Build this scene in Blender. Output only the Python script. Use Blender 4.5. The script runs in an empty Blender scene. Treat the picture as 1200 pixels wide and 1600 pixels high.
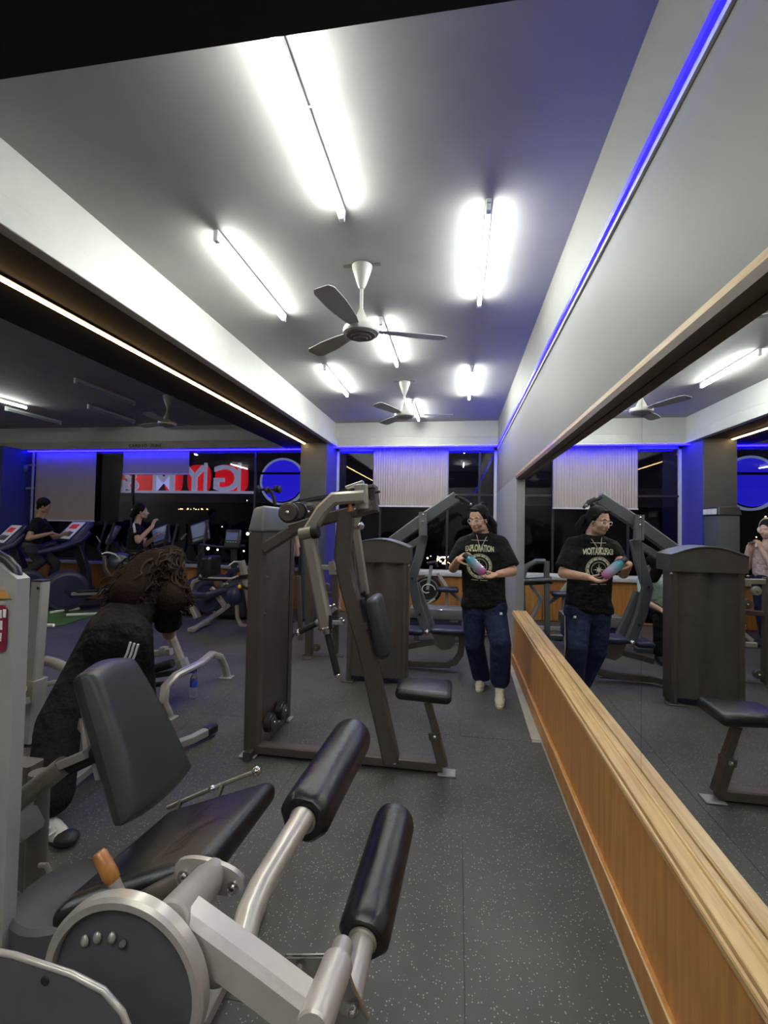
import bpy, bmesh, math, random
from math import sin, cos, pi, radians
from mathutils import Vector, Matrix, Euler
from mathutils.bvhtree import BVHTree
V = Vector
random.seed(7)
SC = bpy.context.scene
COL = SC.collection

# ------------------------------------------------------------------ camera
cam = bpy.data.cameras.new('camera'); camo = bpy.data.objects.new('camera', cam); COL.objects.link(camo)
cam.sensor_fit = 'HORIZONTAL'; cam.sensor_width = 36.0
cam.lens = 728.0 / 1200 * 36.0
cam.clip_start = .02; cam.clip_end = 400
yaw, pitch, roll = radians(9.00337), radians(1.64652), radians(1.03132)
camo.matrix_world = Matrix.Translation((0, 0, 1.5)) @ (Matrix.Rotation(yaw, 4, 'Z') @ Matrix.Rotation(pi/2 + pitch, 4, 'X') @ Matrix.Rotation(roll, 4, 'Z'))
SC.camera = camo

# ------------------------------------------------------------------ world, exposure
w = bpy.data.worlds.new('night'); SC.world = w; w.use_nodes = True
w.node_tree.nodes['Background'].inputs[0].default_value = (.010, .008, .014, 1)
w.node_tree.nodes['Background'].inputs[1].default_value = .35
SC.view_settings.view_transform = 'Standard'; SC.view_settings.look = 'None'
SC.view_settings.exposure = 1.6; SC.view_settings.gamma = 1
try: SC.view_settings.use_curve_mapping = False
except Exception: pass
TUBE = 36.0
BLUE = 3.0
WARM = 9.0
RED = 2.2        # backlit sign

# ------------------------------------------------------------------ materials
MATS = {}
def mat(name, col, rough=.5, metal=0, spec=.5, bump=0, bscale=40, bdist=.01, noise=0, nscale=6, emit=0, coat=0, trans=0, alpha=1):
    if name in MATS: return MATS[name]
    m = bpy.data.materials.new(name); m.use_nodes = True; MATS[name] = m
    nt = m.node_tree; b = nt.nodes['Principled BSDF']
    b.inputs['Base Color'].default_value = (*col, 1); b.inputs['Roughness'].default_value = rough
    b.inputs['Metallic'].default_value = metal; b.inputs['Specular IOR Level'].default_value = spec
    b.inputs['Coat Weight'].default_value = coat; b.inputs['Transmission Weight'].default_value = trans
    if emit:
        b.inputs['Emission Color'].default_value = (*col, 1); b.inputs['Emission Strength'].default_value = emit
    tc = nt.nodes.new('ShaderNodeTexCoord')
    if noise:
        n = nt.nodes.new('ShaderNodeTexNoise'); n.inputs['Scale'].default_value = nscale; n.inputs['Detail'].default_value = 6
        nt.links.new(tc.outputs['Object'], n.inputs['Vector'])
        r = nt.nodes.new('ShaderNodeMapRange'); r.inputs[1].default_value = .3; r.inputs[2].default_value = .7
        r.inputs[3].default_value = 1 - noise; r.inputs[4].default_value = 1 + noise
        nt.links.new(n.outputs[0], r.inputs[0])
        mx = nt.nodes.new('ShaderNodeVectorMath'); mx.operation = 'SCALE'; mx.inputs[0].default_value = col
        nt.links.new(r.outputs[0], mx.inputs['Scale']); nt.links.new(mx.outputs[0], b.inputs['Base Color'])
    if bump:
        n = nt.nodes.new('ShaderNodeTexNoise'); n.inputs['Scale'].default_value = bscale; n.inputs['Detail'].default_value = 4
        nt.links.new(tc.outputs['Object'], n.inputs['Vector'])
        bp = nt.nodes.new('ShaderNodeBump'); bp.inputs['Strength'].default_value = bump; bp.inputs['Distance'].default_value = bdist
        nt.links.new(n.outputs[0], bp.inputs['Height']); nt.links.new(bp.outputs[0], b.inputs['Normal'])
    return m
def wood(name, c1, c2, scale, stretch, rough=.35, coat=.3):
    m = bpy.data.materials.new(name); m.use_nodes = True; MATS[name] = m
    nt = m.node_tree; b = nt.nodes['Principled BSDF']; b.inputs['Roughness'].default_value = rough; b.inputs['Coat Weight'].default_value = coat
    b.inputs['Coat Roughness'].default_value = .25
    tc = nt.nodes.new('ShaderNodeTexCoord'); mp = nt.nodes.new('ShaderNodeMapping'); mp.inputs['Scale'].default_value = stretch
    n = nt.nodes.new('ShaderNodeTexNoise'); n.inputs['Scale'].default_value = scale; n.inputs['Detail'].default_value = 8; n.inputs['Distortion'].default_value = .6
    cr = nt.nodes.new('ShaderNodeValToRGB'); cr.color_ramp.elements[0].color = (*c2, 1); cr.color_ramp.elements[1].color = (*c1, 1)
    cr.color_ramp.elements[0].position = .33; cr.color_ramp.elements[1].position = .62
    nt.links.new(tc.outputs['Object'], mp.inputs[0]); nt.links.new(mp.outputs[0], n.inputs['Vector'])
    nt.links.new(n.outputs[0], cr.inputs[0]); nt.links.new(cr.outputs[0], b.inputs['Base Color'])
    return m
def rubber():
    m = bpy.data.materials.new('rubber'); m.use_nodes = True; MATS['rubber'] = m
    nt = m.node_tree; b = nt.nodes['Principled BSDF']; b.inputs['Roughness'].default_value = .52; b.inputs['Specular IOR Level'].default_value = .5
    tc = nt.nodes.new('ShaderNodeTexCoord')
    vo = nt.nodes.new('ShaderNodeTexVoronoi'); vo.inputs['Scale'].default_value = 105; vo.inputs['Randomness'].default_value = 1
    nt.links.new(tc.outputs['Object'], vo.inputs['Vector'])
    lt = nt.nodes.new('ShaderNodeMath'); lt.operation = 'LESS_THAN'; lt.inputs[1].default_value = .28; nt.links.new(vo.outputs['Distance'], lt.inputs[0])
    sp = nt.nodes.new('ShaderNodeSeparateColor'); nt.links.new(vo.outputs['Color'], sp.inputs[0])
    gt = nt.nodes.new('ShaderNodeMath'); gt.operation = 'GREATER_THAN'; gt.inputs[1].default_value = .70; nt.links.new(sp.outputs[0], gt.inputs[0])
    mu = nt.nodes.new('ShaderNodeMath'); mu.operation = 'MULTIPLY'; nt.links.new(lt.outputs[0], mu.inputs[0]); nt.links.new(gt.outputs[0], mu.inputs[1])
    n = nt.nodes.new('ShaderNodeTexNoise'); n.inputs['Scale'].default_value = 1.6; n.inputs['Detail'].default_value = 7
    nt.links.new(tc.outputs['Object'], n.inputs['Vector'])
    cr = nt.nodes.new('ShaderNodeValToRGB'); cr.color_ramp.elements[0].color = (.046, .044, .039, 1); cr.color_ramp.elements[1].color = (.092, .088, .079, 1)
    cr.color_ramp.elements[0].position = .3; cr.color_ramp.elements[1].position = .7
    nt.links.new(n.outputs[0], cr.inputs[0])
    mx = nt.nodes.new('ShaderNodeMix'); mx.data_type = 'RGBA'; mx.inputs[7].default_value = (.30, .29, .27, 1)
    nt.links.new(mu.outputs[0], mx.inputs[0]); nt.links.new(cr.outputs[0], mx.inputs[6]); nt.links.new(mx.outputs[2], b.inputs['Base Color'])
    n2 = nt.nodes.new('ShaderNodeTexNoise'); n2.inputs['Scale'].default_value = 260; nt.links.new(tc.outputs['Object'], n2.inputs['Vector'])
    bp = nt.nodes.new('ShaderNodeBump'); bp.inputs['Strength'].default_value = .35; bp.inputs['Distance'].default_value = .003
    nt.links.new(n2.outputs[0], bp.inputs['Height']); nt.links.new(bp.outputs[0], b.inputs['Normal'])
    return m
def vinyl(name, col, rough=.33, cre=.25):
    m = mat(name, col, rough, spec=.5)
    nt = m.node_tree; b = nt.nodes['Principled BSDF']; tc = nt.nodes.new('ShaderNodeTexCoord')
    n = nt.nodes.new('ShaderNodeTexNoise'); n.inputs['Scale'].default_value = 7; n.inputs['Detail'].default_value = 5; n.inputs['Distortion'].default_value = 1.2
    n2 = nt.nodes.new('ShaderNodeTexNoise'); n2.inputs['Scale'].default_value = 420
    ad = nt.nodes.new('ShaderNodeMath'); ad.operation = 'MULTIPLY_ADD'; ad.inputs[1].default_value = .12
    nt.links.new(tc.outputs['Object'], n.inputs['Vector']); nt.links.new(tc.outputs['Object'], n2.inputs['Vector'])
    nt.links.new(n2.outputs[0], ad.inputs[0]); nt.links.new(n.outputs[0], ad.inputs[2])
    bp = nt.nodes.new('ShaderNodeBump'); bp.inputs['Strength'].default_value = cre; bp.inputs['Distance'].default_value = .02
    nt.links.new(ad.outputs[0], bp.inputs['Height']); nt.links.new(bp.outputs[0], b.inputs['Normal'])
    return m
def cloth(name, col, bump=.6, scale=16, rough=.85, noise=.15):
    return mat(name, col, rough, spec=.2, bump=bump, bscale=scale, bdist=.05, noise=noise, nscale=10)
def glass_mat():
    m = bpy.data.materials.new('window_glass'); m.use_nodes = True; MATS['window_glass'] = m
    nt = m.node_tree; nt.nodes.remove(nt.nodes['Principled BSDF']); out = nt.nodes['Material Output']
    t = nt.nodes.new('ShaderNodeBsdfTransparent'); t.inputs[0].default_value = (.55, .55, .6, 1)
    g = nt.nodes.new('ShaderNodeBsdfGlossy'); g.inputs['Roughness'].default_value = .01
    f = nt.nodes.new('ShaderNodeFresnel'); f.inputs[0].default_value = 1.6
    x = nt.nodes.new('ShaderNodeMixShader')
    nt.links.new(f.outputs[0], x.inputs[0]); nt.links.new(t.outputs[0], x.inputs[1]); nt.links.new(g.outputs[0], x.inputs[2]); nt.links.new(x.outputs[0], out.inputs[0])
    return m
def clear_plastic():
    m = mat('clear_plastic', (.8, .88, .95), .08, trans=.9); return m
wood('panel_wood', (.52, .235, .062), (.38, .155, .034), 3, (9, 9, .8), rough=.4, coat=.1)
wood('pine', (.60, .40, .18), (.45, .26, .10), 4, (14, .9, 14), rough=.5)
wood('orange_wood', (.45, .19, .04), (.30, .11, .02), 10, (6, 6, 1))
rubber(); glass_mat(); clear_plastic()
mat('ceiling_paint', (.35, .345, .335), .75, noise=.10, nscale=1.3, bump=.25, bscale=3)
mat('wall_paint', (.20, .195, .18), .6, noise=.03, nscale=2, bump=.10, bscale=4)
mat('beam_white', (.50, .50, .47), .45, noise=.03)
mat('black_paint', (.009, .008, .008), .8)
mat('navy_paint', (.045, .055, .12), .6)
mat('grey_paint', (.075, .082, .095), .6, noise=.05)
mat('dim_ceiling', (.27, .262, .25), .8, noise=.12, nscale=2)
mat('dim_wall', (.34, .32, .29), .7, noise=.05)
mat('taupe', (.15, .13, .115), .4, metal=.2, noise=.06, nscale=20); mat('blue_led_tint', (.06, .055, .34), .6); mat('wall_end_lit', (.26, .268, .30), .5)
mat('concrete', (.36, .34, .29), .8, noise=.1)
mat('bronze', (.115, .094, .080), .38, metal=.35, noise=.06, nscale=30, bump=.04, bscale=300)
mat('shroud', (.095, .080, .070), .30, metal=.2, noise=.08, nscale=8)
mat('graphite', (.12, .13, .135), .42, metal=.3)
mat('champagne', (.33, .30, .25), .36, metal=.45)
mat('silver', (.46, .42, .38), .30, metal=.35, noise=.12, nscale=9)
mat('silver_worn', (.50, .455, .42), .33, metal=.3, noise=.14, nscale=5, bump=.08, bscale=60)
mat('silver_matte', (.36, .345, .33), .5, metal=.2, noise=.05, bump=.06, bscale=200)
mat('disc_grey', (.085, .082, .092), .5, noise=.12, nscale=20, bump=.05, bscale=300)
mat('chrome', (.75, .74, .72), .14, metal=1)
mat('steel', (.42, .40, .36), .35, metal=.8)
mat('black_plastic', (.014, .014, .016), .4)
mat('dark_plastic', (.03, .03, .038), .4)
mat('navy_plastic', (.025, .028, .085), .35)
mat('grey_plastic', (.14, .145, .15), .35)
mat('white_plastic', (.72, .72, .70), .4)
mat('rubber_black', (.012, .012, .012), .7)
vinyl('vinyl', (.012, .012, .013), .26, .25); vinyl('vinyl_soft', (.036, .039, .036), .36, .10); vinyl('vinyl_navy', (.018, .02, .05), .35, .1)
mat('yellow', (.8, .5, .04), .4); mat('turf', (.07, .16, .03), .95, noise=.4, nscale=60, bump=1, bscale=200)
mat('fan_white', (.55, .53, .49), .35); mat('fan_grey', (.20, .19, .17), .4); mat('fan_blade', (.48, .47, .45), .45)
mat('lamp_tube', (.95, 1.0, .93), .4, emit=TUBE); mat('lamp_tube_dim', (.95, 1.0, .93), .4, emit=TUBE*.6)
mat('tube_off', (.35, .45, .44), .3)
mat('blue_led', (.004, .002, 1.0), .4, emit=BLUE); mat('blue_led_back', (.004, .002, 1.0), .4, emit=BLUE*5); mat('blue_led_pelmet', (.004, .002, 1.0), .4, emit=BLUE*4); mat('warm_led', (1.0, .62, .25), .4, emit=WARM)
mat('red_glow', (.9, .012, .02), .5, emit=RED*.16); mat('sign_white', (.42, .44, .60), .5, emit=.42)  # pale letters glow faintly in place of the blue LED light on them
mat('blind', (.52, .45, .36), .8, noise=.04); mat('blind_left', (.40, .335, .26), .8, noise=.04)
mat('disc_blue_lit', (.03, .02, .85), .4, emit=.55); mat('pale_ring', (.45, .55, .75), .4, emit=.3)  # round sign: blue LED light put in as colour and weak glow
mat('screen_white', (.62, .64, .70), .3, emit=.05); mat('screen_blue', (.06, .07, .16), .25, emit=.15); mat('screen_red', (.5, .04, .03), .4, emit=.1)
mat('city', (1.0, .62, .22), .5, emit=9); mat('city_white', (1.0, .9, .6), .5, emit=6); mat('hill', (.006, .006, .008), 1)
mat('skin', (.50, .28, .19), .5, noise=.05, nscale=20); mat('skin_pale', (.50, .33, .26), .5); mat('skin_tan', (.42, .24, .15), .5)
mat('hair_black', (.007, .006, .006), .6, spec=.15, bump=.4, bscale=60); mat('hair_brown', (.016, .009, .006), .9, spec=.1, bump=.8, bscale=50)
mat('hair_strand', (.024, .013, .008), .7, spec=.15, noise=.6, nscale=9)
cloth('tee_black', (.007, .007, .007), 1.0, 9, .75); cloth('tee_black_soft', (.010, .009, .009), .8, 14)
cloth('jeans', (.014, .021, .062), .9, 8, .8, .25); cloth('trousers_black', (.011, .010, .010), 1.0, 12, .8)
cloth('trousers_grey', (.05, .05, .055), .8, 12); cloth('tee_pink', (.48, .36, .33)); cloth('tee_mint', (.42, .56, .53)); cloth('trousers_navy', (.02, .022, .06))
mat('print_cream', (.50, .49, .33), .8); mat('eye_white', (.7, .68, .64), .3); mat('lip', (.36, .15, .13), .45); mat('iris', (.02, .012, .01), .2)
mat('shoe_cream', (.60, .55, .44), .6, bump=.2); mat('shoe_black', (.012, .012, .012), .5); mat('shoe_white', (.60, .57, .53), .5)
mat('label_orange', (.45, .22, .05), .5); mat('label_red', (.20, .01, .03), .4); mat('letter_dark', (.05, .04, .04), .6)
mat('bottle_blue', (.03, .08, .55), .3)

# ------------------------------------------------------------------ mesh building
class MB:
    def __init__(s): s.v = []; s.f = []; s.mi = []
    def add(s, vs, fs, k=0):
        o = len(s.v); s.v += [tuple(p) for p in vs]
        for f in fs: s.f.append(tuple(i + o for i in f)); s.mi.append(k)
        return s
    def box(s, c, size, R=None, bev=0, seg=2, k=0, taper=None):
        bm = bmesh.new(); bmesh.ops.create_cube(bm, size=1)
        for v in bm.verts:
            t = 1
            if taper and v.co.z > 0: t = taper
            v.co = V((v.co.x*size[0]*t, v.co.y*size[1]*t, v.co.z*size[2]))
        if bev: bmesh.ops.bevel(bm, geom=bm.edges[:], offset=bev, segments=seg, profile=.5, affect='EDGES')
        M = Matrix.Translation(c) @ (R.to_4x4() if R else Matrix.Identity(4))
        bm.verts.index_update()
        s.add([M @ v.co for v in bm.verts], [[v.index for v in f.verts] for f in bm.faces], k); bm.free(); return s
    def box2(s, a, b, **kw):
        a, b = V(a), V(b); return s.box((a + b)/2, [abs(x) for x in (b - a)], **kw)
    def ring_sweep(s, pts, prof_fn, cap=True, k=0, up=None):
        pts = [V(p) for p in pts]; n = len(pts); T = []
        for i in range(n):
            if i == 0: t = pts[1] - pts[0]
            elif i == n-1: t = pts[-1] - pts[-2]
            else: t = (pts[i+1]-pts[i]).normalized() + (pts[i]-pts[i-1]).normalized()
            T.append(t.normalized())
        u = V(up) if up else (V((0,1,0)) if abs(T[0].y) < .8 else V((0,0,1)))
        rings = []
        for i in range(n):
            t = T[i]; a = (u - t*u.dot(t))
            if a.length < 1e-4: a = t.orthogonal()
            a.normalize(); b = t.cross(a)
            m = 1.0
            if 0 < i < n-1:
                c = max(.35, (pts[i+1]-pts[i]).normalized().dot(t)); m = 1/c
            pr = prof_fn(i); rings.append([pts[i] + a*x + b*(y*m) for x, y in pr]); 
            if not up: u = a
        m_ = len(rings[0]); vs = [p for r in rings for p in r]; fs = []
        for i in range(n-1):
            for j in range(m_): fs.append((i*m_+j, i*m_+(j+1)%m_, (i+1)*m_+(j+1)%m_, (i+1)*m_+j))
        if cap: fs.append(tuple(range(m_))[::-1]); fs.append(tuple((n-1)*m_+j for j in range(m_)))
        return s.add(vs, fs, k)
    def tube(s, pts, r, n=12, cap=True, k=0):
        rr = r if isinstance(r, (list, tuple)) else [r]*len(pts)
        return s.ring_sweep(pts, lambda i: [(rr[i]*cos(2*pi*j/n), rr[i]*sin(2*pi*j/n)) for j in range(n)], cap, k)
    def bar(s, pts, a, b, up=(0,1,0), ch=.12, k=0):   # rectangular section: a along up, b across, chamfered
        q = min(a, b)*ch; x, y = a/2, b/2
        pr = [(x-q, y), (-x+q, y), (-x, y-q), (-x, -y+q), (-x+q, -y), (x-q, -y), (x, -y+q), (x, y-q)]
        return s.ring_sweep(pts, lambda i: pr, True, k, up)
    def lathe(s, prof, c, axis=(0,0,1), n=24, k=0, cap=True):   # prof: (radius, height)
        z = V(axis).normalized(); x = z.orthogonal().normalized(); y = z.cross(x); c = V(c); vs = []; fs = []
        for r, h in prof:
            for j in range(n): vs.append(c + z*h + (x*cos(2*pi*j/n) + y*sin(2*pi*j/n))*r)
        for i in range(len(prof)-1):
            for j in range(n): fs.append((i*n+j, i*n+(j+1)%n, (i+1)*n+(j+1)%n, (i+1)*n+j))
        if cap: fs.append(tuple(range(n))[::-1]); fs.append(tuple((len(prof)-1)*n+j for j in range(n)))
        return s.add(vs, fs, k)
    def cyl(s, p0, p1, r, n=20, k=0, bev=.12):
        p0, p1 = V(p0), V(p1); L = (p1-p0).length; e = min(r*bev, L*.3)
        return s.lathe([(r-e, 0), (r, e), (r, L-e), (r-e, L)], p0, p1-p0, n, k)
    def ball(s, c, r, n=12, k=0, R=None):
        r = r if isinstance(r, (tuple, list, Vector)) else (r, r, r)
        m = n//2; vs = []; fs = []; c = V(c)
        for i in range(m+1):
            t = pi*i/m
            for j in range(n):
                p = V((r[0]*sin(t)*cos(2*pi*j/n), r[1]*sin(t)*sin(2*pi*j/n), r[2]*cos(t)))
                vs.append(c + (R @ p if R else p))
        for i in range(m):
            for j in range(n): fs.append((i*n+j, (i+1)*n+j, (i+1)*n+(j+1)%n, i*n+(j+1)%n))
        return s.add(vs, fs, k)
    def prism(s, pts, off, k=0):      # polygon pts (3D) extruded by off
        n = len(pts); a = [V(p) for p in pts]; b = [p + V(off) for p in a]
        fs = [tuple(range(n)), tuple(range(2*n-1, n-1, -1))] + [(i, i+n, (i+1) % n + n, (i+1) % n) for i in range(n)]
        return s.add(a + b, fs, k)
    def pad(s, c, size, R=None, bev=.03, k=0): return s.box(c, size, R, bev, 4, k)
    def hull(s, corners, bev=.02, seg=4, k=0):   # 8 corners: bottom 4 ccw, top 4 ccw
        bm = bmesh.new(); vs = [bm.verts.new(p) for p in corners]
        for f in ((3,2,1,0), (4,5,6,7), (0,1,5,4), (1,2,6,5), (2,3,7,6), (3,0,4,7)): bm.faces.new([vs[i] for i in f])
        bmesh.ops.recalc_face_normals(bm, faces=bm.faces[:])
        if bev: bmesh.ops.bevel(bm, geom=bm.edges[:], offset=bev, segments=seg, profile=.5, affect='EDGES')
        bm.verts.index_update()
        s.add([v.co for v in bm.verts], [[v.index for v in f.verts] for f in bm.faces], k); bm.free(); return s
def wloc(o):
    p = V(o.location); 
    while o.parent: o = o.parent; p += o.location
    return p
def link(o, parent=None):
    COL.objects.link(o)
    if parent: o.parent = parent
def part(name, mb, m, parent=None, smooth=True, angle=38, label=None, kind=None):
    me = bpy.data.meshes.new(name); off = wloc(parent) if parent else V((0,0,0))
    me.from_pydata([tuple(V(p) - off) for p in mb.v], [], mb.f)
    ms = m if isinstance(m, (list, tuple)) else [m]
    for x in ms: me.materials.append(MATS[x])
    if len(ms) > 1: me.polygons.foreach_set('material_index', mb.mi)
    bm = bmesh.new(); bm.from_mesh(me); bmesh.ops.recalc_face_normals(bm, faces=bm.faces[:]); bm.to_mesh(me); bm.free()
    if smooth:
        me.polygons.foreach_set('use_smooth', [True]*len(me.polygons)); me.set_sharp_from_angle(angle=radians(angle))
    me.update(); o = bpy.data.objects.new(name, me); link(o, parent)
    if label: o['label'] = label
    if kind: o['kind'] = kind
    return o
def thing(name, label, cat, loc=(0,0,0), group=None):
    o = bpy.data.objects.new(name, None); o.empty_display_size = .1; o.location = loc; link(o)
    o['label'] = label; o['category'] = cat
    if group: o['group'] = group
    return o
def tag(o, label, cat, group=None):
    o['label'] = label; o['category'] = cat
    if group: o['group'] = group
    return o
def struct(name, mb, m, **kw): o = part(name, mb, m, kind='structure', **kw); return o
def copy_tree(o, parent=None):
    c = o.copy(); COL.objects.link(c); c.parent = parent
    for ch in list(o.children): copy_tree(ch, c)
    return c
def shift(m, d):
    m.v = [tuple(V(p)+V(d)) for p in m.v]; return m

# ================================================================== SETTING
ZC = 3.28; YB = 7.9; XM = .69; XW = .645; XL = -9.0
fl = struct('floor', MB().box2((XL-.1, -2.6, -.25), (2.0, 8.4, -.012)), 'concrete')
# rubber mats, each a piece of the floor
cols = [(-9.0, -7.97), (-7.97, -6.97), (-6.97, -5.97), (-5.97, -4.97), (-4.97, -3.97), (-3.97, -2.97), (-2.97, -1.96), (-1.96, -.96), (-.96, .042), (.042, .60)]
rows = [(-2.5, -.58), (-.58, 1.42), (1.42, 3.44), (3.44, 5.42), (5.42, 7.3), (7.3, 7.9)]
for i, (x0, x1) in enumerate(cols):
    for j, (y0, y1) in enumerate(rows):
        g = .0007; m = MB(); xe = x1
        if i == 9:
            xe = .6; c1 = .537 if j == 3 else .598; c2 = .57 if j >= 3 else .598
            cs = [(x0+g, y0+g), (c1, y0+g), (c2, y1-g), (x0+g, y1-g)]
        else: cs = [(x0+g, y0+g), (x1-g, y0+g), (x1-g, y1-g), (x0+g, y1-g)]
        hz = random.uniform(-.0006, 0)
        m.hull([(x, y, -.012) for x, y in cs] + [(x, y, hz) for x, y in cs], bev=.0008, seg=1)
        part('rubber_mat', m, 'rubber', fl)
# right wall with the mirror recess
struct('wall_right', MB().box2((XW, -2.6, 2.085), (XW+.25, 8.1, ZC+.1))
       .box2((.72, -2.6, -.2), (XW+.25, 5.36, 2.085)).box2((XW, -2.6, 0), (.72, 5.36, .50)), 'wall_paint')
struct('wall_right_end', MB().box2((XW, 5.361, 0), (XW+.25, 8.1, 2.084)), 'wall_end_lit')  # same wall, coloured paler and bluer for the light falling on it
mirror_m = mat('mirror_silver', (.86, .88, .87), .004, metal=1)
mir = bpy.data.objects.new('wall_mirror', None); link(mir); mir.location = (XM, 2, .58)
tag(mir, 'wide frameless wall mirror above the wooden ledge on the right wall', 'mirror')
seams = [-2.55, -1.2, .35, 1.9, 3.43, 5.36]
for a, b in zip(seams[:-1], seams[1:]):
    part('mirror_pane', MB().box2((XM, a+.001, .56), (XM+.006, b-.001, 2.09)), 'mirror_silver', mir, smooth=False)
struct('trim_1', MB().box2((.637, -2.55, 2.075), (.71, 5.37, 2.10)).box2((.645, -2.55, 2.06), (.70, 5.37, 2.077)), 'pine')
MATS['frame_dark'] = mat('frame_dark', (.085, .05, .024), .6)
struct('trim_2', MB().box2((.634, -2.55, 2.045), (XM-.002, 5.365, 2.0755)), 'frame_dark')
# wainscot: plinth, plywood panels, moulded pine ledge
for a, b in zip([-2.5, -.9, .7, 2.3, 3.9], [-.9, .7, 2.3, 3.9, 5.36]):
    struct('trim_3', MB().box2((.628, a+.0008, .10), (.650, b-.0008, .56)), 'panel_wood', smooth=False)
struct('baseboard_right', MB().box2((.608, -2.5, 0), (.65, 5.36, .112)), 'panel_wood')
struct('trim_4', MB().tube([(.61, -2.5, .114), (.61, 5.36, .114)], .005, 8), 'pine')
led = MB().bar([(.655, -2.5, .572), (.655, 5.37, .572)], .02, .078, up=(0,0,1)).tube([(.617, -2.5, .555), (.617, 5.37, .555)], .009, 8)
led.bar([(.622, -2.5, .538), (.622, 5.37, .538)], .018, .016, up=(0,0,1)).tube([(.672, -2.5, .584), (.672, 5.37, .584)], .006, 8)
struct('trim_5', led, 'pine')
# pale strip of bare floor beside the plinth
struct('trim_6', MB().prism([(.538, 3.50, -.0115), (.606, 3.50, -.0115), (.606, 5.3, -.0115), (.572, 5.3, -.0115)], (0, 0, .004)), 'concrete')
# ceilings
struct('ceiling', MB().box2((-2.6, -2.6, ZC), (.9, 8.1, ZC+.15)), 'ceiling_paint')
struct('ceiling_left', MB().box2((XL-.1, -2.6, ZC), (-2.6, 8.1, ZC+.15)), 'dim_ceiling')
# left long beam: black box with a white cheek in two steps
struct('beam_left', MB().box2((-3.06, -2.6, 2.85), (-2.16, 8.1, ZC)), 'black_paint')
struct('trim_7', MB().box2((-2.16, -2.6, 2.99), (-2.135, 7.9, ZC)).box2((-2.165, -2.6, 2.852), (-2.085, 7.9, 2.995), bev=.004, seg=1), 'beam_white')
struct('beam_front', MB().box2((-9, .0, 2.85), (XW, 1.19, ZC)), 'black_paint')
# back wall: beam with pelmet, parapet with wood panelling and sill
struct('wall_back', MB().box2((-2.2, YB, 2.86), (XW, 8.15, ZC)).box2((XL, YB, 2.86), (-2.2, 8.15, ZC)).box2((XL-.1, 8.0, -.2), (.9, 8.3, .70)), ['beam_white'])
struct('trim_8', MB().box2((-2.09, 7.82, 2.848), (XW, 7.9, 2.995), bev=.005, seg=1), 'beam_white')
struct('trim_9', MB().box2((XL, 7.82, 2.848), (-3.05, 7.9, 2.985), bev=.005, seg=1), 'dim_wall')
x = XL
while x < .6:
    struct('trim_10', MB().box2((x+.003, 7.955, .0), (min(x+.9, XW)-.003, 8.0, .66), bev=.004, seg=1), 'panel_wood'); x += .9
struct('trim_11', MB().box2((XL, 7.90, .665), (XW, 8.25, .715), bev=.008), 'beam_white')
# outer walls out of view
struct('wall_left', MB().box2((XL-.3, -2.6, -.2), (XL, 8.3, ZC+.1)), 'dim_wall')
struct('wall_front', MB().box2((XL-.1, -2.8, -.2), (.9, -2.5, ZC+.1)), 'dim_wall')
# columns on the window line
struct('column_middle', MB().box2((-2.60, 7.42, 0), (-2.155, 8.1, 2.86), bev=.006, seg=1), 'grey_paint')
struct('trim_12', MB().box2((-2.154, 7.425, 0), (-2.148, 8.08, 2.82)), 'blue_led_tint')  # LED glow on the column's right side, put in as blue colour
struct('column_left', MB().box2((XL, 7.45, 0), (-8.42, 8.1, 2.86), bev=.006, seg=1), 'navy_paint')
# windows
def window(name, x0, x1, mull, trans):
    e = bpy.data.objects.new(name, None); link(e); e.location = ((x0+x1)/2, 8.12, .72); e['kind'] = 'structure'
    z0, z1 = .715, 2.86
    fr = MB()
    for a, b in ((x0, x0+.045), (x1-.045, x1)): fr.box2((a, 8.08, z0), (b, 8.14, z1))
    fr.box2((x0, 8.08, z0), (x1, 8.14, z0+.04)).box2((x0, 8.08, z1-.05), (x1, 8.14, z1))
    part('window_frame', fr, 'white_plastic' if name == 'window_2' else 'dark_plastic', e)
    xs = [x0+.045] + mull + [x1-.045]
    for x in mull: part('mullion', MB().box2((x-.018, 8.085, z0+.04), (x+.018, 8.135, z1-.05)), 'dark_plastic', e)
    for a, b in zip(xs[:-1], xs[1:]):
        zs = [z0+.04] + trans + [z1-.05]
        for c, d in zip(zs[:-1], zs[1:]):
            part('pane', MB().box2((a+.018, 8.108, c+.01), (b-.018, 8.114, d-.01)), 'window_glass', e, smooth=False)
    for z in trans: part('transom', MB().box2((x0+.045, 8.087, z-.015), (x1-.045, 8.133, z+.015)), 'dark_plastic', e)
    return e
window('window_1', -8.42, -2.60, [-7.2, -6.2, -3.7], [])
window('window_2', -2.155, XW, [-1.35, -.18, .36], [2.05])
# LED strips
e = thing('led_strip', 'thin blue light strip running along the right wall above the mirror', 'light strip', (XW, 2, 2.81))
part('channel', MB().box2((XW-.012, -2.5, 2.775), (XW-.0005, 7.79, 2.800)), 'white_plastic', e)
part('diffuser', MB().box2((XW-.026, -2.5, 2.800), (XW-.001, 7.79, 2.826)), 'blue_led', e, smooth=False)
e = thing('led_strip', 'blue light strip under the pelmet above the right window', 'light strip', (-.8, 7.81, 2.85))
part('channel', MB().box2((-2.09, 7.80, 2.846), (XW-.005, 7.8195, 2.860)), 'white_plastic', e)
part('diffuser', MB().box2((-2.15, 7.803, 2.826), (XW-.005, 7.825, 2.846)), 'blue_led_pelmet', e, smooth=False)
e = thing('led_strip', 'blue light strip under the pelmet above the long left window', 'light strip', (-5.5, 7.96, 2.85))
part('channel', MB().box2((-8.4, 7.945, 2.844), (-2.62, 7.975, 2.8595)), 'white_plastic', e)
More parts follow.
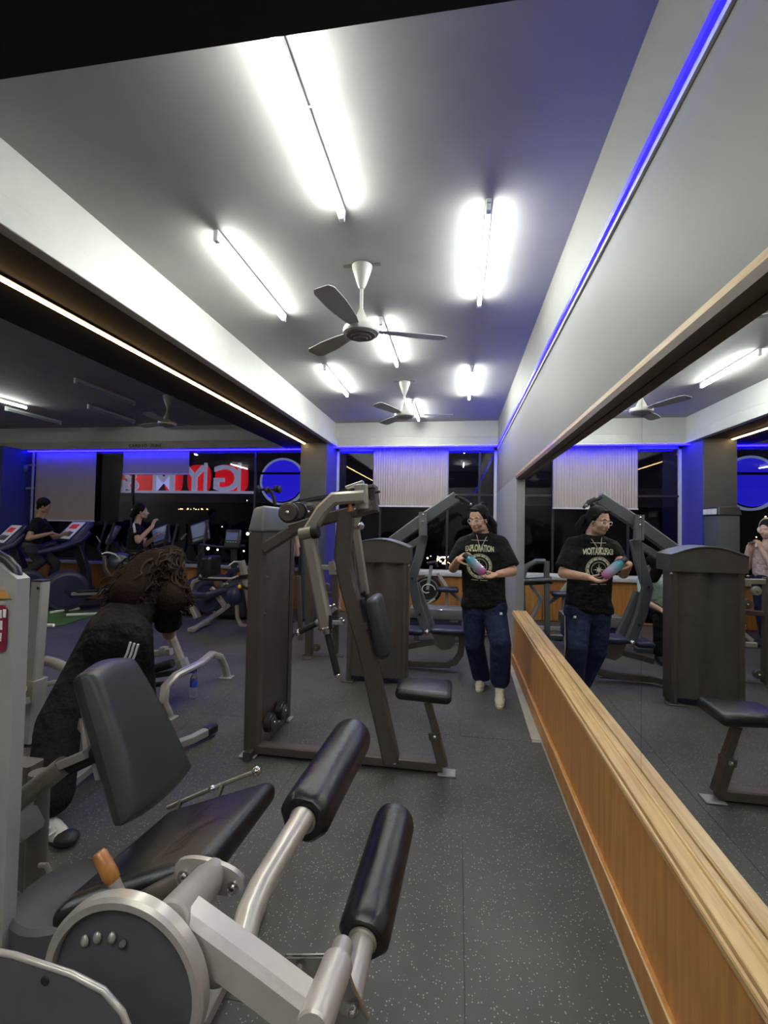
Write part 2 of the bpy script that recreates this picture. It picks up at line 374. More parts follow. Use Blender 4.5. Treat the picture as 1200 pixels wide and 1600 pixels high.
part('diffuser', MB().box2((-8.4, 7.947, 2.824), (-2.62, 7.973, 2.844)), 'blue_led_back', e, smooth=False)
e = thing('led_strip', 'warm yellow light strip let into the black underside of the long beam', 'light strip', (-2.53, 3, 2.85))
part('channel', MB().box2((-2.56, 1.2, 2.838), (-2.50, 7.40, 2.8505)), 'black_plastic', e)
part('diffuser', MB().box2((-2.545, 1.2, 2.828), (-2.515, 7.40, 2.838)), 'warm_led', e, smooth=False)
# blinds
def blind(x0, x1, z0, m, label, stripes):
    e = thing('roller_blind', label, 'blind', ((x0+x1)/2, 8.0, 2.8), 'window blinds')
    n = int((x1-x0)/.042) if stripes else 24; pr = []; m_ = MB(); k = 4 if stripes else 1
    N = n*k
    for i in range(N+1):
        x = x0 + (x1-x0)*i/N; y = 8.03 + (.006*cos(2*pi*i/k) if stripes else 0)
        pr.append((x, y))
    vs = [(x, y, z0) for x, y in pr] + [(x, y, 2.85) for x, y in pr] + [(x, y+.003, z0) for x, y in pr] + [(x, y+.003, 2.85) for x, y in pr]; q = N+1
    fs = [(i, i+1, q+i+1, q+i) for i in range(N)] + [(2*q+i+1, 2*q+i, 3*q+i, 3*q+i+1) for i in range(N)]
    m_.add(vs, fs); part('blind_fabric', m_, m, e)
    part('bottom_rail', MB().box2((x0-.005, 8.018, z0-.02), (x1+.005, 8.042, z0+.004), bev=.004, seg=1), 'white_plastic', e)
    return e
(x0, _, zz), (x1, _, _) = [(-1.479, 8.03, 1.843), (-0.167, 8.03, 1.858)]
blind(x0, x1, zz, 'blind', 'beige ribbed blind half lowered in the right window', True)
(x0, _, zz), (x1, _, _) = [(-8.285, 8.03, 1.488), (-6.948, 8.03, 1.51)]
blind(x0, x1, zz, 'blind_left', 'tall plain beige blind lowered at the left end of the left window', False)
(x0, _, zz), (x1, _, _) = [(-6.363, 8.03, 2.404), (-4.99, 8.03, 2.405)]
blind(x0, x1, zz, 'blind_left', 'short plain blind hanging in front of the red sign letters', False)
# text helper
def text_mb(s, size, depth, mirror=False, font_bold=.0):
    cu = bpy.data.curves.new('t', 'FONT'); cu.body = s; cu.size = size; cu.extrude = depth/2; cu.align_x = 'CENTER'; cu.offset = font_bold; cu.resolution_u = 3
    o = bpy.data.objects.new('t', cu); COL.objects.link(o); dg = bpy.context.evaluated_depsgraph_get()
    me = bpy.data.meshes.new_from_object(o.evaluated_get(dg)); m = MB()
    m.add([(-v.co.x if mirror else v.co.x, v.co.z, v.co.y) for v in me.vertices], [tuple(p.vertices) for p in me.polygons])
    bpy.data.objects.remove(o); return m
p = V((-5.747, 7.812, 2.874)); wl_ = thing('wall_lettering', 'small dark CARDIO ZONE lettering on the beam above the left window', 'lettering', p)
for k, chh in enumerate('CARDIO ZONE'):
    if chh != ' ': part('letter', shift(text_mb(chh, .085, .006, font_bold=.001), p + V(((k-5)*.062, 0, 0))), 'letter_dark', wl_)
# illuminated sign seen from behind: GYM & SPA reads mirrored
pr = [(-7.093, 8.22, 2.094), (-3.798, 8.22, 2.114), (-7.113, 8.22, 2.591), (-3.811, 8.22, 2.583)]
sg = thing('window_sign', 'red backlit sign with mirrored white letters GYM & S outside the left window', 'sign', pr[0])
x0, x1 = pr[0][0], pr[1][0]; zb = pr[0][2]; zt = pr[2][2]
part('bottom_rail', MB().box2((x0-.2, 8.19, zb-.045), (x1+.05, 8.25, zb)), 'sign_white', sg)
part('top_rail', MB().box2((x0-.2, 8.19, zt+.02), (x0+.55, 8.25, zt+.05)), 'sign_white', sg)
def px2x(px): return x0 + (px-150)/(395-150)*(x1-x0)
for a, b in ((147, 189), (196, 245), (254, 282), (290, 326), (333, 383)):
    xa, xb = px2x(a), px2x(b); zc_ = (zb+zt)/2; hh = (zt-zb)/2+.02
    m = MB(); cs = []
    r_ = min((xb-xa)/2, hh)
    for i in range(24):
        an = 2*pi*i/24; ex = .55
        cs.append(((xa+xb)/2 + (xb-xa)/2*math.copysign(abs(cos(an))**ex, cos(an)), 8.34, zc_ + hh*math.copysign(abs(sin(an))**ex, sin(an))))
    m.prism(cs, (0, .03, 0)); part('light_panel', m, 'red_glow', sg)
for ch, px, sc in (('S', 158, 1), ('&', 203, .82), ('M', 258, .82), ('Y', 306, 1), ('G', 355, 1)):
    m = text_mb(ch, (zt-zb)*1.40*sc, .05, True, .007); m.v = [(x_*1.18, y_, z_) for x_, y_, z_ in m.v]
    part('sign_letter', shift(m, V((px2x(px), 8.24, zb+.01))), 'sign_white', sg)
for px in (177, 323, 374): part('sign_post', MB().box2((px2x(px)-.02, 8.2, zb), (px2x(px)+.02, 8.26, zt+.04)), 'sign_white', sg)
cc = (-3.241, 8.2, 2.306); RR = .43
rs = thing('round_sign', 'round blue-lit disc sign with pale ring outside the window beside the column', 'sign', cc)
part('disc', MB().cyl((cc[0], 8.2, cc[2]), (cc[0], 8.24, cc[2]), RR*.93, 48), 'disc_blue_lit', rs)
part('ring', MB().lathe([(RR*.93, 0), (RR*1.02, 0), (RR*1.02, .06), (RR*.93, .06), (RR*.93, 0)], (cc[0]+.03, 8.19, cc[2]-.03), (0,1,0), 48, cap=False), 'pale_ring', rs)
part('cross_bar', MB().box2((cc[0]-.45, 8.16, cc[2]+.10), (cc[0]+.42, 8.19, cc[2]+.14)), 'navy_plastic', rs)
# pipe frame at the left end of the window
pf = thing('pipe_frame', 'white ladder-like pipe frame with wall fan between navy column and blind', 'frame', (-8.3, 7.95, .72))
a, b = [(-8.562, 7.97, 2.842), (-8.285, 7.97, 2.84)]
for x in (a[0], b[0]): part('pipe', MB().tube([(x, 7.97, .72), (x, 7.97, 2.84)], .022, 8), 'silver_matte', pf)
for z in ((-8.382, 7.97, 2.105)[2], (-8.403, 7.97, 2.561)[2]): part('rung', MB().tube([(a[0]-.03, 7.97, z), (b[0]+.03, 7.97, z)], .022, 8), 'silver_matte', pf)
part('motor', MB().ball((a[0]*.5+b[0]*.5, 7.93, 2.5), (.06, .05, .07)), 'grey_plastic', pf)

# hill and city lights outside
struct('hill', MB().prism([(-140, 12, -9), (60, 12, -9), (60, 130, 7.5), (-140, 130, 7.5)], (0, 0, -2)), 'hill', smooth=False)
cl = MB(); rnd = random.Random(3)
def light_at(d0, x_over, z, r, k): cl.ball((x_over, d0, z), r, 6, k)
c0, c1 = (-71.031, 110.0, 3.002), (-61.879, 110.0, 4.599)
for i in range(70):
    light_at(110, rnd.uniform(c0[0], c1[0]), rnd.choice([c0[2], (c0[2]+c1[2])/2, c1[2]]) + rnd.uniform(-.35, .35), rnd.uniform(.10, .26), 0)
c0, c1 = (-1.735, 40.0, -1.637), (-0.128, 40.0, -0.939)
for i in range(46):
    a_ = rnd.uniform(0, 2*pi); q = rnd.uniform(0, 1)**.5
    light_at(40, (c0[0]+c1[0])/2 + cos(a_)*q*(c1[0]-c0[0])*.55, (c0[2]+c1[2])/2 + sin(a_)*q*(c1[2]-c0[2])*.6, rnd.uniform(.03, .09), 1 if i % 2 else 0)
for p, r, k in (((-37.449, 40.0, -0.861), .14, 0), ((-37.965, 40.0, -0.375), .1, 1), ((-38.505, 40.0, -1.011), .06, 0), ((-37.26, 40.0, -1.973), .09, 1), ((-22.71, 40.0, -0.92), .16, 1), ((-21.756, 40.0, -1.013), .1, 1), ((-18.864, 40.0, 0.516), .16, 1), ((-18.497, 40.0, 0.64), .14, 1), ((-19.011, 40.0, 3.548), .05, 1), ((-21.379, 40.0, 1.111), .05, 0), ((-19.191, 40.0, -1.063), .08, 1), ((-35.614, 40.0, -1.126), .05, 1), ((-2.502, 40.0, -1.224), .08, 1), ((-2.232, 40.0, -1.053), .05, 0)):
    cl.ball(p, r, 6, k)
tag(part('city_lights', cl, ['city', 'city_white'], None, kind='stuff'), 'clusters of warm city lights in the night beyond the windows', 'lights')

# ------------------------------------------------------------------ ceiling tubes
def tube_light(x, y0, y1, label, group, on=True, wire=None):
    e = thing('tube_light', label, 'ceiling light', (x, (y0+y1)/2, ZC), group)
    part('housing', MB().box2((x-.016, y0, ZC-.034), (x+.016, y1, ZC-.001), bev=.003, seg=1), 'white_plastic', e)
    part('lamp', MB().tube([(x-.002, y0+.04, ZC-.052), (x-.002, y1-.04, ZC-.052)], .0145, 10), 'lamp_tube' if on == 1 else ('lamp_tube_dim' if on else 'tube_off'), e)
    for y in (y0, y1-.04): part('end_cap', MB().box2((x-.017, y, ZC-.070), (x+.014, y+.04, ZC-.02), bev=.004, seg=1), 'white_plastic', e)
    if wire:
        wy = y0 + (y1-y0)*wire
        part('wire', MB().tube([(x+.012, wy, ZC-.02), (x+.06, wy-.03, ZC-.05), (x+.10, wy-.01, ZC-.03), (x+.095, wy+.05, ZC-.005)], .0025, 6), 'white_plastic', e)
G = 'lit tubes on the main ceiling'
tube_light(-.665, 1.28, 2.52, 'lit ceiling tube nearest the camera, its end at the black beam', G, 1, .45)
tube_light(-1.475, 2.58, 3.73, 'long lit ceiling tube left of the nearer ceiling fan', G, 1)
tube_light(.145, 2.52, 3.66, 'lit ceiling tube right of the nearer ceiling fan', G, 1, .6)
tube_light(-.67, 3.86, 4.98, 'lit ceiling tube just behind the nearer ceiling fan', G, 1)
tube_light(-1.485, 4.96, 6.08, 'lit ceiling tube to the left of the farther ceiling fan', G, 1)
tube_light(.132, 5.16, 6.38, 'lit ceiling tube near the right wall at the far end', G, 1, .6)
tube_light(-.65, 6.46, 7.6, 'farthest lit ceiling tube behind the farther fan', G, 1)
G = 'tubes on the left ceiling'
tube_light(-6.66, 5.1, 6.28, 'the only lit tube on the dim left ceiling', G, 2)
tube_light(-4.757, 5.1, 6.2, 'unlit tube on the left ceiling nearest the long beam', G, 0)
tube_light(-5.63, 6.3, 7.35, 'unlit tube on the left ceiling close to the window wall', G, 0)
tube_light(-7.1, 6.3, 7.35, 'unlit tube at the far left of the dim ceiling', G, 0)
G = 'tubes of the bays outside the picture'
for k, (x, y) in enumerate(((-6.66, 2.2), (-4.76, .2), (-6.66, -.9), (-8.2, 3.6))):
    tube_light(x, y, y+1.2, ('lit tube in the middle of the left bay, left of the picture', 'lit tube of the left bay beside the long beam, left of the picture', 'lit tube of the left bay behind the camera', 'lit tube near the left wall, left of the picture')[k], G, 1)
for x, y in ((-1.475, -1.45), (.145, -1.45), (-.67, -2.3), (-.67, -1.05)):
    tube_light(x, y, y+1.2, 'lit ceiling tube behind the camera, ' + ('nearer the long beam' if x < -1 else 'nearer the mirror' if x > 0 else 'in the middle near the end wall' if y < -2 else 'in the middle near the front beam'), G, 1)
# ------------------------------------------------------------------ fans
def fan(x, y, label, a0, zdrop=.46):
    e = thing('ceiling_fan', label, 'fan', (x, y, ZC), 'ceiling fans')
    part('mount_bar', MB().box2((x-.13, y-.012, ZC-.012), (x+.13, y+.012, ZC-.001)), 'fan_grey', e)
    part('canopy', MB().lathe([(.018, -.17), (.035, -.13), (.068, -.03), (.07, -.012), (.05, -.004)], (x, y, ZC)), 'fan_white', e)
    part('down_rod', MB().cyl((x, y, ZC-zdrop+.08), (x, y, ZC-.15), .012, 12), 'fan_white', e)
    zc = ZC-zdrop
    part('lower_canopy', MB().lathe([(.065, .035), (.05, .07), (.022, .13), (.015, .15)], (x, y, zc)), 'fan_white', e)
    part('motor', MB().lathe([(.06, .04), (.115, .025), (.125, 0), (.12, -.02), (.10, -.03)], (x, y, zc)), 'fan_white', e)
    part('motor_cap', MB().lathe([(.105, -.026), (.098, -.036), (.072, -.038), (.068, -.048), (.048, -.05), (.044, -.058), (.0, -.06)][::-1], (x, y, zc), cap=False), 'fan_grey', e)
    for i in range(3):
        a = radians(a0 + 120*i); R = Matrix.Rotation(a, 3, 'Z'); m = MB()
        pts = [(.10, .028), (.2, .05), (.40, .068), (.56, .066), (.60, .045), (.60, -.045), (.56, -.066), (.40, -.068), (.2, -.05), (.10, -.028)]
        T = Matrix.Rotation(radians(9), 3, 'X')
        m.prism([V((x, y, zc+.004)) + R @ (T @ V((px, py, 0))) for px, py in pts], (0, 0, .004))
        part('blade', m, 'fan_blade', e)
    return e
fan(-.668, 3.07, 'nearer white ceiling fan between the tube lights', 20)
fan(-.668, 5.66, 'farther white ceiling fan close to the window wall', 5, .42)
fan(-4.05, 5.95, 'dim ceiling fan on the dark left ceiling', 40, .40)

# ================================================================== MACHINES
def foot_plate(c, r, parent, m='silver_matte', name='foot_plate'):
    part(name, MB().box((c[0], c[1], .006), (r*2, r*1.6, .012), bev=.004, seg=1), m, parent)
def bolt(c, ax, parent, r=.011, m='chrome'):
    c = V(c); part('bolt', MB().lathe([(r*1.2, 0), (r*1.2, .003), (r*.8, .004), (r*.8, .012), (r*.4, .015)], c, ax, 10), m, parent)
Y1 = (0, 1, 0)
# ------------------------------------------------------------------ rear delt / pec fly machine (centre)
P = thing('pec_fly_machine', 'bronze chest fly machine with black seat in the middle of the floor', 'gym machine', (-.7, 2.92, 0))
tw = [(-1.27, 2.9, 0.005), (-1.259, 2.9, 1.372), (-1.264, 2.9, 1.574), (-0.077, 2.9, 0.032)]
part('base_rail', MB().bar([(-1.33, 2.91, .045), (-.07, 2.91, .045)], .075, .06), 'bronze', P)
part('rear_foot_bar', MB().bar([(-1.29, 2.80, .03), (-1.29, 3.50, .03)], .06, .05, up=(0,0,1)), 'bronze', P)
for c in ((-1.31, 2.88), (-1.29, 3.46), (-.045, 2.90)): foot_plate(c, .055, P)
part('front_upright', MB().bar([(-1.295, 2.90, .04), (-1.295, 2.90, 1.44)], .085, .095), 'bronze', P)
part('rear_upright', MB().tube([(-1.27, 3.43, .04), (-1.27, 3.43, 1.50)], .034, 14), 'bronze', P)
part('weight_shroud', MB().hull([(-1.335, 2.945, .16), (-1.255, 2.945, .16), (-1.255, 3.40, .16), (-1.335, 3.40, .16), (-1.335, 2.945, 1.46), (-1.255, 2.945, 1.46), (-1.255, 3.40, 1.46), (-1.335, 3.40, 1.46)], bev=.012, seg=3), 'shroud', P)
cap = MB().hull([(-1.35, 2.85, 1.44), (-1.235, 2.85, 1.44), (-1.235, 3.46, 1.44), (-1.35, 3.46, 1.44), (-1.335, 2.90, 1.60), (-1.25, 2.90, 1.62), (-1.25, 3.40, 1.62), (-1.335, 3.40, 1.60)], bev=.02, seg=3)
part('tower_cap', cap, 'grey_plastic', P, label='glossy grey cap')
part('cable', MB().tube([(-1.225, 3.32, .18), (-1.225, 3.32, 1.5)], .004, 6), 'rubber_black', P)
for y in (3.0, 3.2):
    pl = part('pulley', MB().cyl((-1.25, y, .17), (-1.20, y, .17), .062, 28), 'black_plastic', P)
    part('pulley_cover', MB().cyl((-1.20, y, .17), (-1.19, y, .17), .045, 20), 'bronze', pl); part('axle_bolt', MB().ball((-1.188, y, .17), .012), 'chrome', pl)
for z in (.9, 1.15, 1.33): bolt((-1.249, 2.93, z), (1,0,0), P)
br = [(-1.24, 2.9, 1.335), (-1.004, 2.9, 1.486), (-0.855, 2.9, 1.53)]
part('diagonal_brace', MB().bar([(-1.25, 2.9, br[0][2])] + br[1:2], .07, .07), 'bronze', P)
bm_ = [(-1.068, 2.9, 1.46), (-0.855, 2.9, 1.53), (-0.624, 2.9, 1.59), (-0.501, 2.9, 1.624)]
part('top_beam', MB().bar(bm_, .075, .075), 'bronze', P)
ms = [(-0.704, 2.9, 1.581), (-0.719, 2.9, 1.303), (-0.681, 2.9, 1.114), (-0.558, 2.9, 0.738), (-0.383, 2.9, 0.049)]
part('mast', MB().bar([ms[0], ms[1], ms[2], ms[3], ms[4]], .085, .10), 'bronze', P)
part('mast_gusset', MB().bar([(-0.672, 2.95, 1.335), (-0.646, 2.95, 1.068), (-0.534, 2.95, 0.727)], .03, .03), 'bronze', P)
for d in (-.02, .02): bolt((ms[4][0]+d, 2.875, .045), (0,-1,0), P)
for (q, r, y) in (((-1.065, 2.86, 1.571), .068, 2.84), ((-1.039, 2.86, 1.58), .064, 2.94), ((-0.996, 3.0, 1.58), .062, 3.05)):
    pl = part('pulley', MB().cyl((q[0], y-.012, q[2]), (q[0], y+.012, q[2]), r, 32), 'black_plastic', P)
    part('pulley_cover', MB().cyl((q[0], y-.02, q[2]), (q[0], y-.012, q[2]), r*.82, 28), 'bronze', pl); part('axle_bolt', MB().ball((q[0], y-.022, q[2]), .014), 'chrome', pl)
ct = [(-1.015, 2.92, 1.649), (-0.8, 2.92, 1.705), (-0.695, 2.92, 1.759)]
part('cam_belt', MB().bar([(-1.159, 2.92, 1.618), (-0.98, 2.92, 1.662), (-0.8, 2.92, 1.696), (-0.695, 2.92, 1.738)], .02, .008), 'rubber_black', P)
hp = [(-0.98, 2.92, 1.645), (-0.834, 2.92, 1.675), (-0.703, 2.92, 1.734), (-0.607, 2.92, 1.759), (-0.548, 2.92, 1.727), (-0.694, 2.92, 1.677), (-0.799, 2.92, 1.659)]
part('cam_plate', MB().prism([(x, 2.86, z) for x, y, z in hp], (0, .10, 0)), 'black_plastic', P)
part('cam_link', MB().bar([(-0.692, 2.84, 1.732), (-0.583, 2.84, 1.768)], .05, .016), 'steel', P)
part('cam_link', MB().bar([(-0.674, 2.8, 1.717), (-0.578, 2.8, 1.749)], .03, .012), 'champagne', P)
for q0, q1, r, m, y in (((-0.59, 2.8, 1.749), (-0.579, 2.8, 1.595), .042, 'champagne', 2.8), ((-0.562, 2.95, 1.75), (-0.547, 2.95, 1.626), .052, 'bronze', 2.95), ((-0.59, 2.85, 1.653), (-0.577, 2.85, 1.573), .05, 'bronze', 2.85)):
    part('pivot_barrel', MB().cyl(q0, q1, r, 26), m, P)
part('pivot_bracket', MB().bar([(-0.645, 2.9, 1.57), (-0.522, 2.9, 1.616)], .16, .05), 'bronze', P)
part('pivot_bracket', MB().bar([(-0.578, 2.9, 1.737), (-0.52, 2.9, 1.746)], .12, .02), 'bronze', P)
q = [(-0.646, 2.74, 1.635), (-0.641, 2.74, 1.596), (-0.633, 2.74, 1.554)]
part('adjust_knob', MB().lathe([(.008, 0), (.012, .02), (.02, .045), (.022, .055), (.012, .06)], q[0], V(q[2])-V(q[0]), 14), 'orange_wood', P, label='orange adjustment knob')
part('knob', MB().bar([(-0.51, 2.85, 1.702), (-0.478, 2.85, 1.71)], .03, .012), 'black_plastic', P)
# near swinging arm
ar = [(-0.552, 2.74, 1.67), (-0.738, 2.74, 1.657), (-0.813, 2.74, 1.586), (-0.902, 2.74, 1.441)]
part('swing_arm', MB().bar(ar, .075, .075, ch=.2), 'champagne', P, label='beige upper arm nearest the camera')
j0, j1 = (-0.941, 2.7, 1.437), (-0.846, 2.7, 1.454)
part('arm_joint', MB().cyl(j0, j1, .036, 22), 'champagne', P)
jc = part('joint_cap', MB().cyl((-0.859, 2.68, 1.45), (-0.816, 2.68, 1.458), .041, 24), 'rubber_black', P)
la = [(-0.881, 2.7, 1.411), (-0.762, 2.7, 0.897)]
part('lower_arm', MB().bar(la, .07, .075, ch=.2), 'champagne', P, label='beige lower arm hanging down')
cb = [(-0.762, 2.7, 0.897), (-0.758, 2.7, 0.882), (-0.753, 2.7, 0.852)]
part('collar', MB().cyl(cb[0], cb[1], .052, 22).cyl(cb[1], cb[2], .026, 18), 'chrome', P)
part('arm_decal', MB().box((-0.726, 2.655, 0.931), (.02, .01, .08), bev=.002, seg=1), 'black_plastic', P)
h = [(-0.75, 2.69, 0.851), (-0.687, 2.69, 0.623)]
part('hand_grip', MB().cyl(h[0], h[1], .020, 18), 'rubber_black', P, label='long black rubber grip')
hh = [(-0.687, 2.69, 0.623), (-0.683, 2.69, 0.608)]; part('grip_end', MB().cyl(hh[0], hh[1], .021, 18), 'chrome', P)
s_ = [(-0.819, 2.72, 0.909), (-0.942, 2.72, 0.845)]
part('side_grip', MB().cyl(s_[0], s_[1], .018, 16), 'rubber_black', P)
part('grip_end', MB().ball(s_[1], .022), 'chrome', P); part('grip_end', MB().ball(s_[0], .022), 'champagne', P)
# far swinging arm
part('swing_arm', MB().bar([(-0.656, 3.3, 1.705), (-0.71, 3.3, 1.57), (-0.742, 3.3, 1.491)], .05, .05, ch=.2), 'champagne', P, label='far arm behind the mast')
part('lower_arm', MB().bar([(-0.727, 3.3, 1.464), (-0.647, 3.3, 1.006)], .045, .055, ch=.2), 'champagne', P, label='far lower arm')
part('arm_joint', MB().ball((-0.694, 3.3, 1.492), .03).cyl((-0.765, 3.3, 1.472), (-0.699, 3.3, 1.492), .02), 'chrome', P)
f_ = [(-0.647, 3.3, 0.997), (-0.63, 3.3, 0.851)]
part('hand_grip', MB().cyl(f_[0], f_[1], .02, 14), 'rubber_black', P)
f_ = [(-0.643, 3.28, 1.023), (-0.727, 3.28, 0.978)]; part('side_grip', MB().cyl(f_[0], f_[1], .015, 12), 'rubber_black', P)
# back pad
bp = [(-0.531, 2.9, 1.043), (-0.452, 2.9, 0.712)]; a, b = V(bp[0]), V(bp[1]); d = (b-a); ang = math.atan2(d.x, -d.z)
R = Matrix.Rotation(-ang, 3, 'Y')
part('back_pad', MB().pad((a+b)/2 + V((.02, 0, 0)), (.085, .27, d.length+.03), R, .036), 'vinyl_soft', P)
part('pad_mount', MB().bar([(-0.589, 2.9, 1.037), (-0.527, 2.9, 0.839)], .09, .012), 'black_plastic', P)
part('pad_bracket', MB().bar([(-0.581, 2.9, 0.865), (-0.544, 2.9, 0.874)], .09, .05), 'bronze', P)
# seat
sc_ = V((-0.193, 2.9, 0.494))
sm = MB(); sm.hull([sc_+V(p) for p in ((-.165, -.12, -.035), (.17, -.15, -.035), (.17, .15, -.035), (-.165, .12, -.035), (-.165, -.12, .035), (.175, -.15, .035), (.175, .15, .035), (-.165, .12, .035))], bev=.033, seg=5)
part('seat', sm, 'vinyl', P, label='black vinyl seat')
sp = [(-0.168, 2.9, 0.425), (-0.118, 2.9, 0.22), (-0.069, 2.9, 0.048)]
part('seat_post', MB().bar([sp[0], V(sp[1])+V((.004, 0, .03))], .045, .045), 'bronze', P)
part('post_sleeve', MB().bar([sp[1][0:3], (sp[2][0], 2.9, .05)], .062, .062), 'bronze', P)
part('sleeve_collar', MB().bar([V(sp[1])+V((-.006, 0, .03)), V(sp[1])+V((0, 0, -.01))], .07, .072), 'bronze', P)
bolt(V(sp[1])+V((0, -.036, .01)), (0,-1,0), P)

# ------------------------------------------------------------------ pull-down machine with shroud (behind)
S = thing('pulldown_machine', 'grey lever pulldown machine with brown arched weight cover facing the camera', 'gym machine', (-.7, 4.6, 0))
ys = 4.40
L_, R_ = (-1.034, 4.4, 0.029), (-0.456, 4.4, 0.068)
xl, xr = L_[0], R_[0]; zt_ = (-0.751, 4.4, 1.168)[2]; ztop = (-0.754, 4.4, 1.364)[2]; zed = (-0.446, 4.4, 1.286)[2]
m = MB(); N = 24; vs = []; 
for i in range(N+1):
    t = i/N; x = xl + .04 + (xr-xl-.08)*t; y = ys + .03*math.exp(-((t-.42)/.10)**2) - .02*math.exp(-((t-.62)/.07)**2) + .015*math.exp(-((t-.85)/.05)**2)
    vs.append((x, y))
vv = [(x, y, .06) for x, y in vs] + [(x, y, zt_+.02) for x, y in vs] + [(x, ys+.12, .06) for x, y in vs] + [(x, ys+.12, zt_+.02) for x, y in vs]; q = N+1
m.add(vv, [(i, i+1, q+i+1, q+i) for i in range(N)] + [(2*q+i+1, 2*q+i, 3*q+i, 3*q+i+1) for i in range(N)] + [(0, q, 3*q, 2*q), (q-1, 2*q+q-1, 3*q+q-1, q+q-1)])
part('shroud_panel', m, 'shroud', S)
for x in (xl, xr-.05): part('upright', MB().bar([(x+.025, ys+.08, .02), (x+.025, ys+.08, zt_+.03)], .20, .05, ch=.3), 'graphite' if 0 else 'bronze', S)
arc = [(xl-.01, zt_-.03)] ; K = 16
top = [(xl-.015+(xr-xl+.03)*i/K, zed+.0 + (ztop-zed)*sin(pi*i/K)) for i in range(K+1)]
pts = [(xl-.015, ys-.03, zt_-.02)] + [(xr+.015, ys-.03, zt_-.02)] + [(x, ys-.03, z) for x, z in top[::-1]]
part('arched_cap', MB().prism(pts, (0, .30, 0)), 'shroud', S, angle=50)
lip = [(x, ys-.035, z+.004) for x, z in top]
part('cap_edge', MB().bar([V(p)+V((0, .15, 0)) for p in lip], .31, .012), 'graphite', S)
for x in (xl+.01, xr-.03): foot_plate((x, ys+.02), .06, S, 'bronze')
part('rear_panel', MB().box2((xl+.05, ys+.20, .1), (xr-.05, ys+.26, zt_), bev=.01), 'black_plastic', S)
for x in (xl-.005, xr+.01): bolt((x, ys-.03, zt_-.04), (0,-1,0), S)
g = 'graphite'
part('bracket_plate', MB().bar([(-0.357, 4.85, 1.647), (-0.353, 4.85, 1.401)], .06, .085), 'grey_plastic', S, label='pale grey bolted plate')
for p_ in [(-0.354, 4.815, 1.619), (-0.353, 4.815, 1.546)]: bolt(p_, (0,-1,0), S, .012)
part('lever_arm', MB().bar([(-0.736, 4.95, 1.288), (-0.37, 4.95, 1.568), (-0.011, 4.95, 1.816)], .09, .12), g, S)
part('lever_end', MB().ball((-0.017, 4.9, 1.819), .02), 'black_plastic', S)
part('handle', MB().tube([(0.002, 4.85, 1.803), (0.068, 4.85, 1.777), (0.127, 4.85, 1.732)], .016, 12), 'rubber_black', S); part('handle_tip', MB().ball((0.127, 4.85, 1.732), .018), 'chrome', S)
part('handle', MB().tube([(-0.011, 5.05, 1.815), (0.057, 5.05, 1.782), (0.105, 5.05, 1.714)], .016, 12), 'rubber_black', S)
part('mast', MB().bar([(-0.354, 4.95, 1.405), (-0.398, 4.95, 1.187), (-0.469, 4.95, 0.935), (-0.41, 4.95, 0.667), (-0.304, 4.95, 0.384)], .07, .095), g, S)
part('mast_brace', MB().bar([(-0.447, 5.1, 0.87), (-0.252, 5.1, 0.374)], .07, .085), g, S)
part('top_brace', MB().bar([(-0.556, 4.95, 1.251), (-0.38, 4.95, 1.364)], .06, .07), g, S)
for p_ in [(-0.464, 4.9, 0.947), (-0.378, 4.9, 0.577)]: bolt(p_, (0,-1,0), S, .012, 'black_plastic')
q = V((-0.085, 4.95, 0.422)); part('seat', MB().pad(q, (.36, .26, .055), None, .024), 'vinyl_navy', S, label='dark blue sheened seat')
q = V((-0.419, 4.95, 0.398)); part('knee_pad', MB().pad(q, (.17, .26, .06), None, .026), 'vinyl_navy', S)
part('pad_bracket', MB().ball((-0.298, 4.85, 0.406), .03).box((-0.268, 4.9, 0.383), (.12, .05, .03)), 'chrome', S)
cs = [(-0.245, 4.85, 0.389), (-0.011, 4.85, 0.409), (-0.01, 4.85, 0.305), (-0.054, 4.85, 0.25), (-0.145, 4.85, 0.232), (-0.198, 4.85, 0.268)]
part('seat_guard', MB().prism(cs, (0, .05, 0)), 'bronze', S)
part('lower_rail', MB().bar([(-0.506, 4.9, 0.238), (-0.234, 4.9, 0.3)], .05, .055), 'bronze', S)
part('base_rail', MB().bar([(-0.509, 4.95, 0.05), (-0.106, 4.95, 0.063), (-0.014, 4.95, 0.095), (0.044, 4.95, 0.178), (0.062, 4.95, 0.291), (0.054, 4.95, 0.376)], .06, .065), 'bronze', S)
part('adjuster', MB().bar([(-0.018, 4.95, 0.339), (0.061, 4.95, 0.344)], .03, .03), 'steel', S)
foot_plate((-0.108, 5.072, 0.0), .05, S, 'bronze')
part('base_rail', MB().bar([(xl+.1, ys+.2, .04), ((-0.482, 4.95, 0.052)[0], 4.95, .06)], .06, .06, up=(0,0,1)), 'bronze', S)

# ------------------------------------------------------------------ bronze frame between the two machines
Bf = thing('plate_press_frame', 'bronze bench frame seen between the fly machine and the arched cover', 'gym machine', (-1.4, 5.2, 0))
part('upright', MB().bar([(-1.689, 5.2, 1.048), (-1.664, 5.2, -0.007)], .08, .085), 'bronze', Bf); part('upright', MB().bar([(-1.376, 5.2, 0.984), (-1.355, 5.2, 0.041)], .06, .065), 'bronze', Bf)
part('upright', MB().bar([(-1.922, 5.5, 0.861), (-1.87, 5.5, 0.085)], .05, .05), 'bronze', Bf)
part('top_rail', MB().bar([(-1.727, 5.2, 1.01), (-1.406, 5.2, 1.005)], .06, .05), 'champagne', Bf)
part('bracket', MB().prism([(-1.449, 5.16, 1.073), (-1.397, 5.16, 1.089), (-1.349, 5.16, 0.931), (-1.439, 5.16, 0.928)], (0, .05, 0)), 'champagne', Bf)
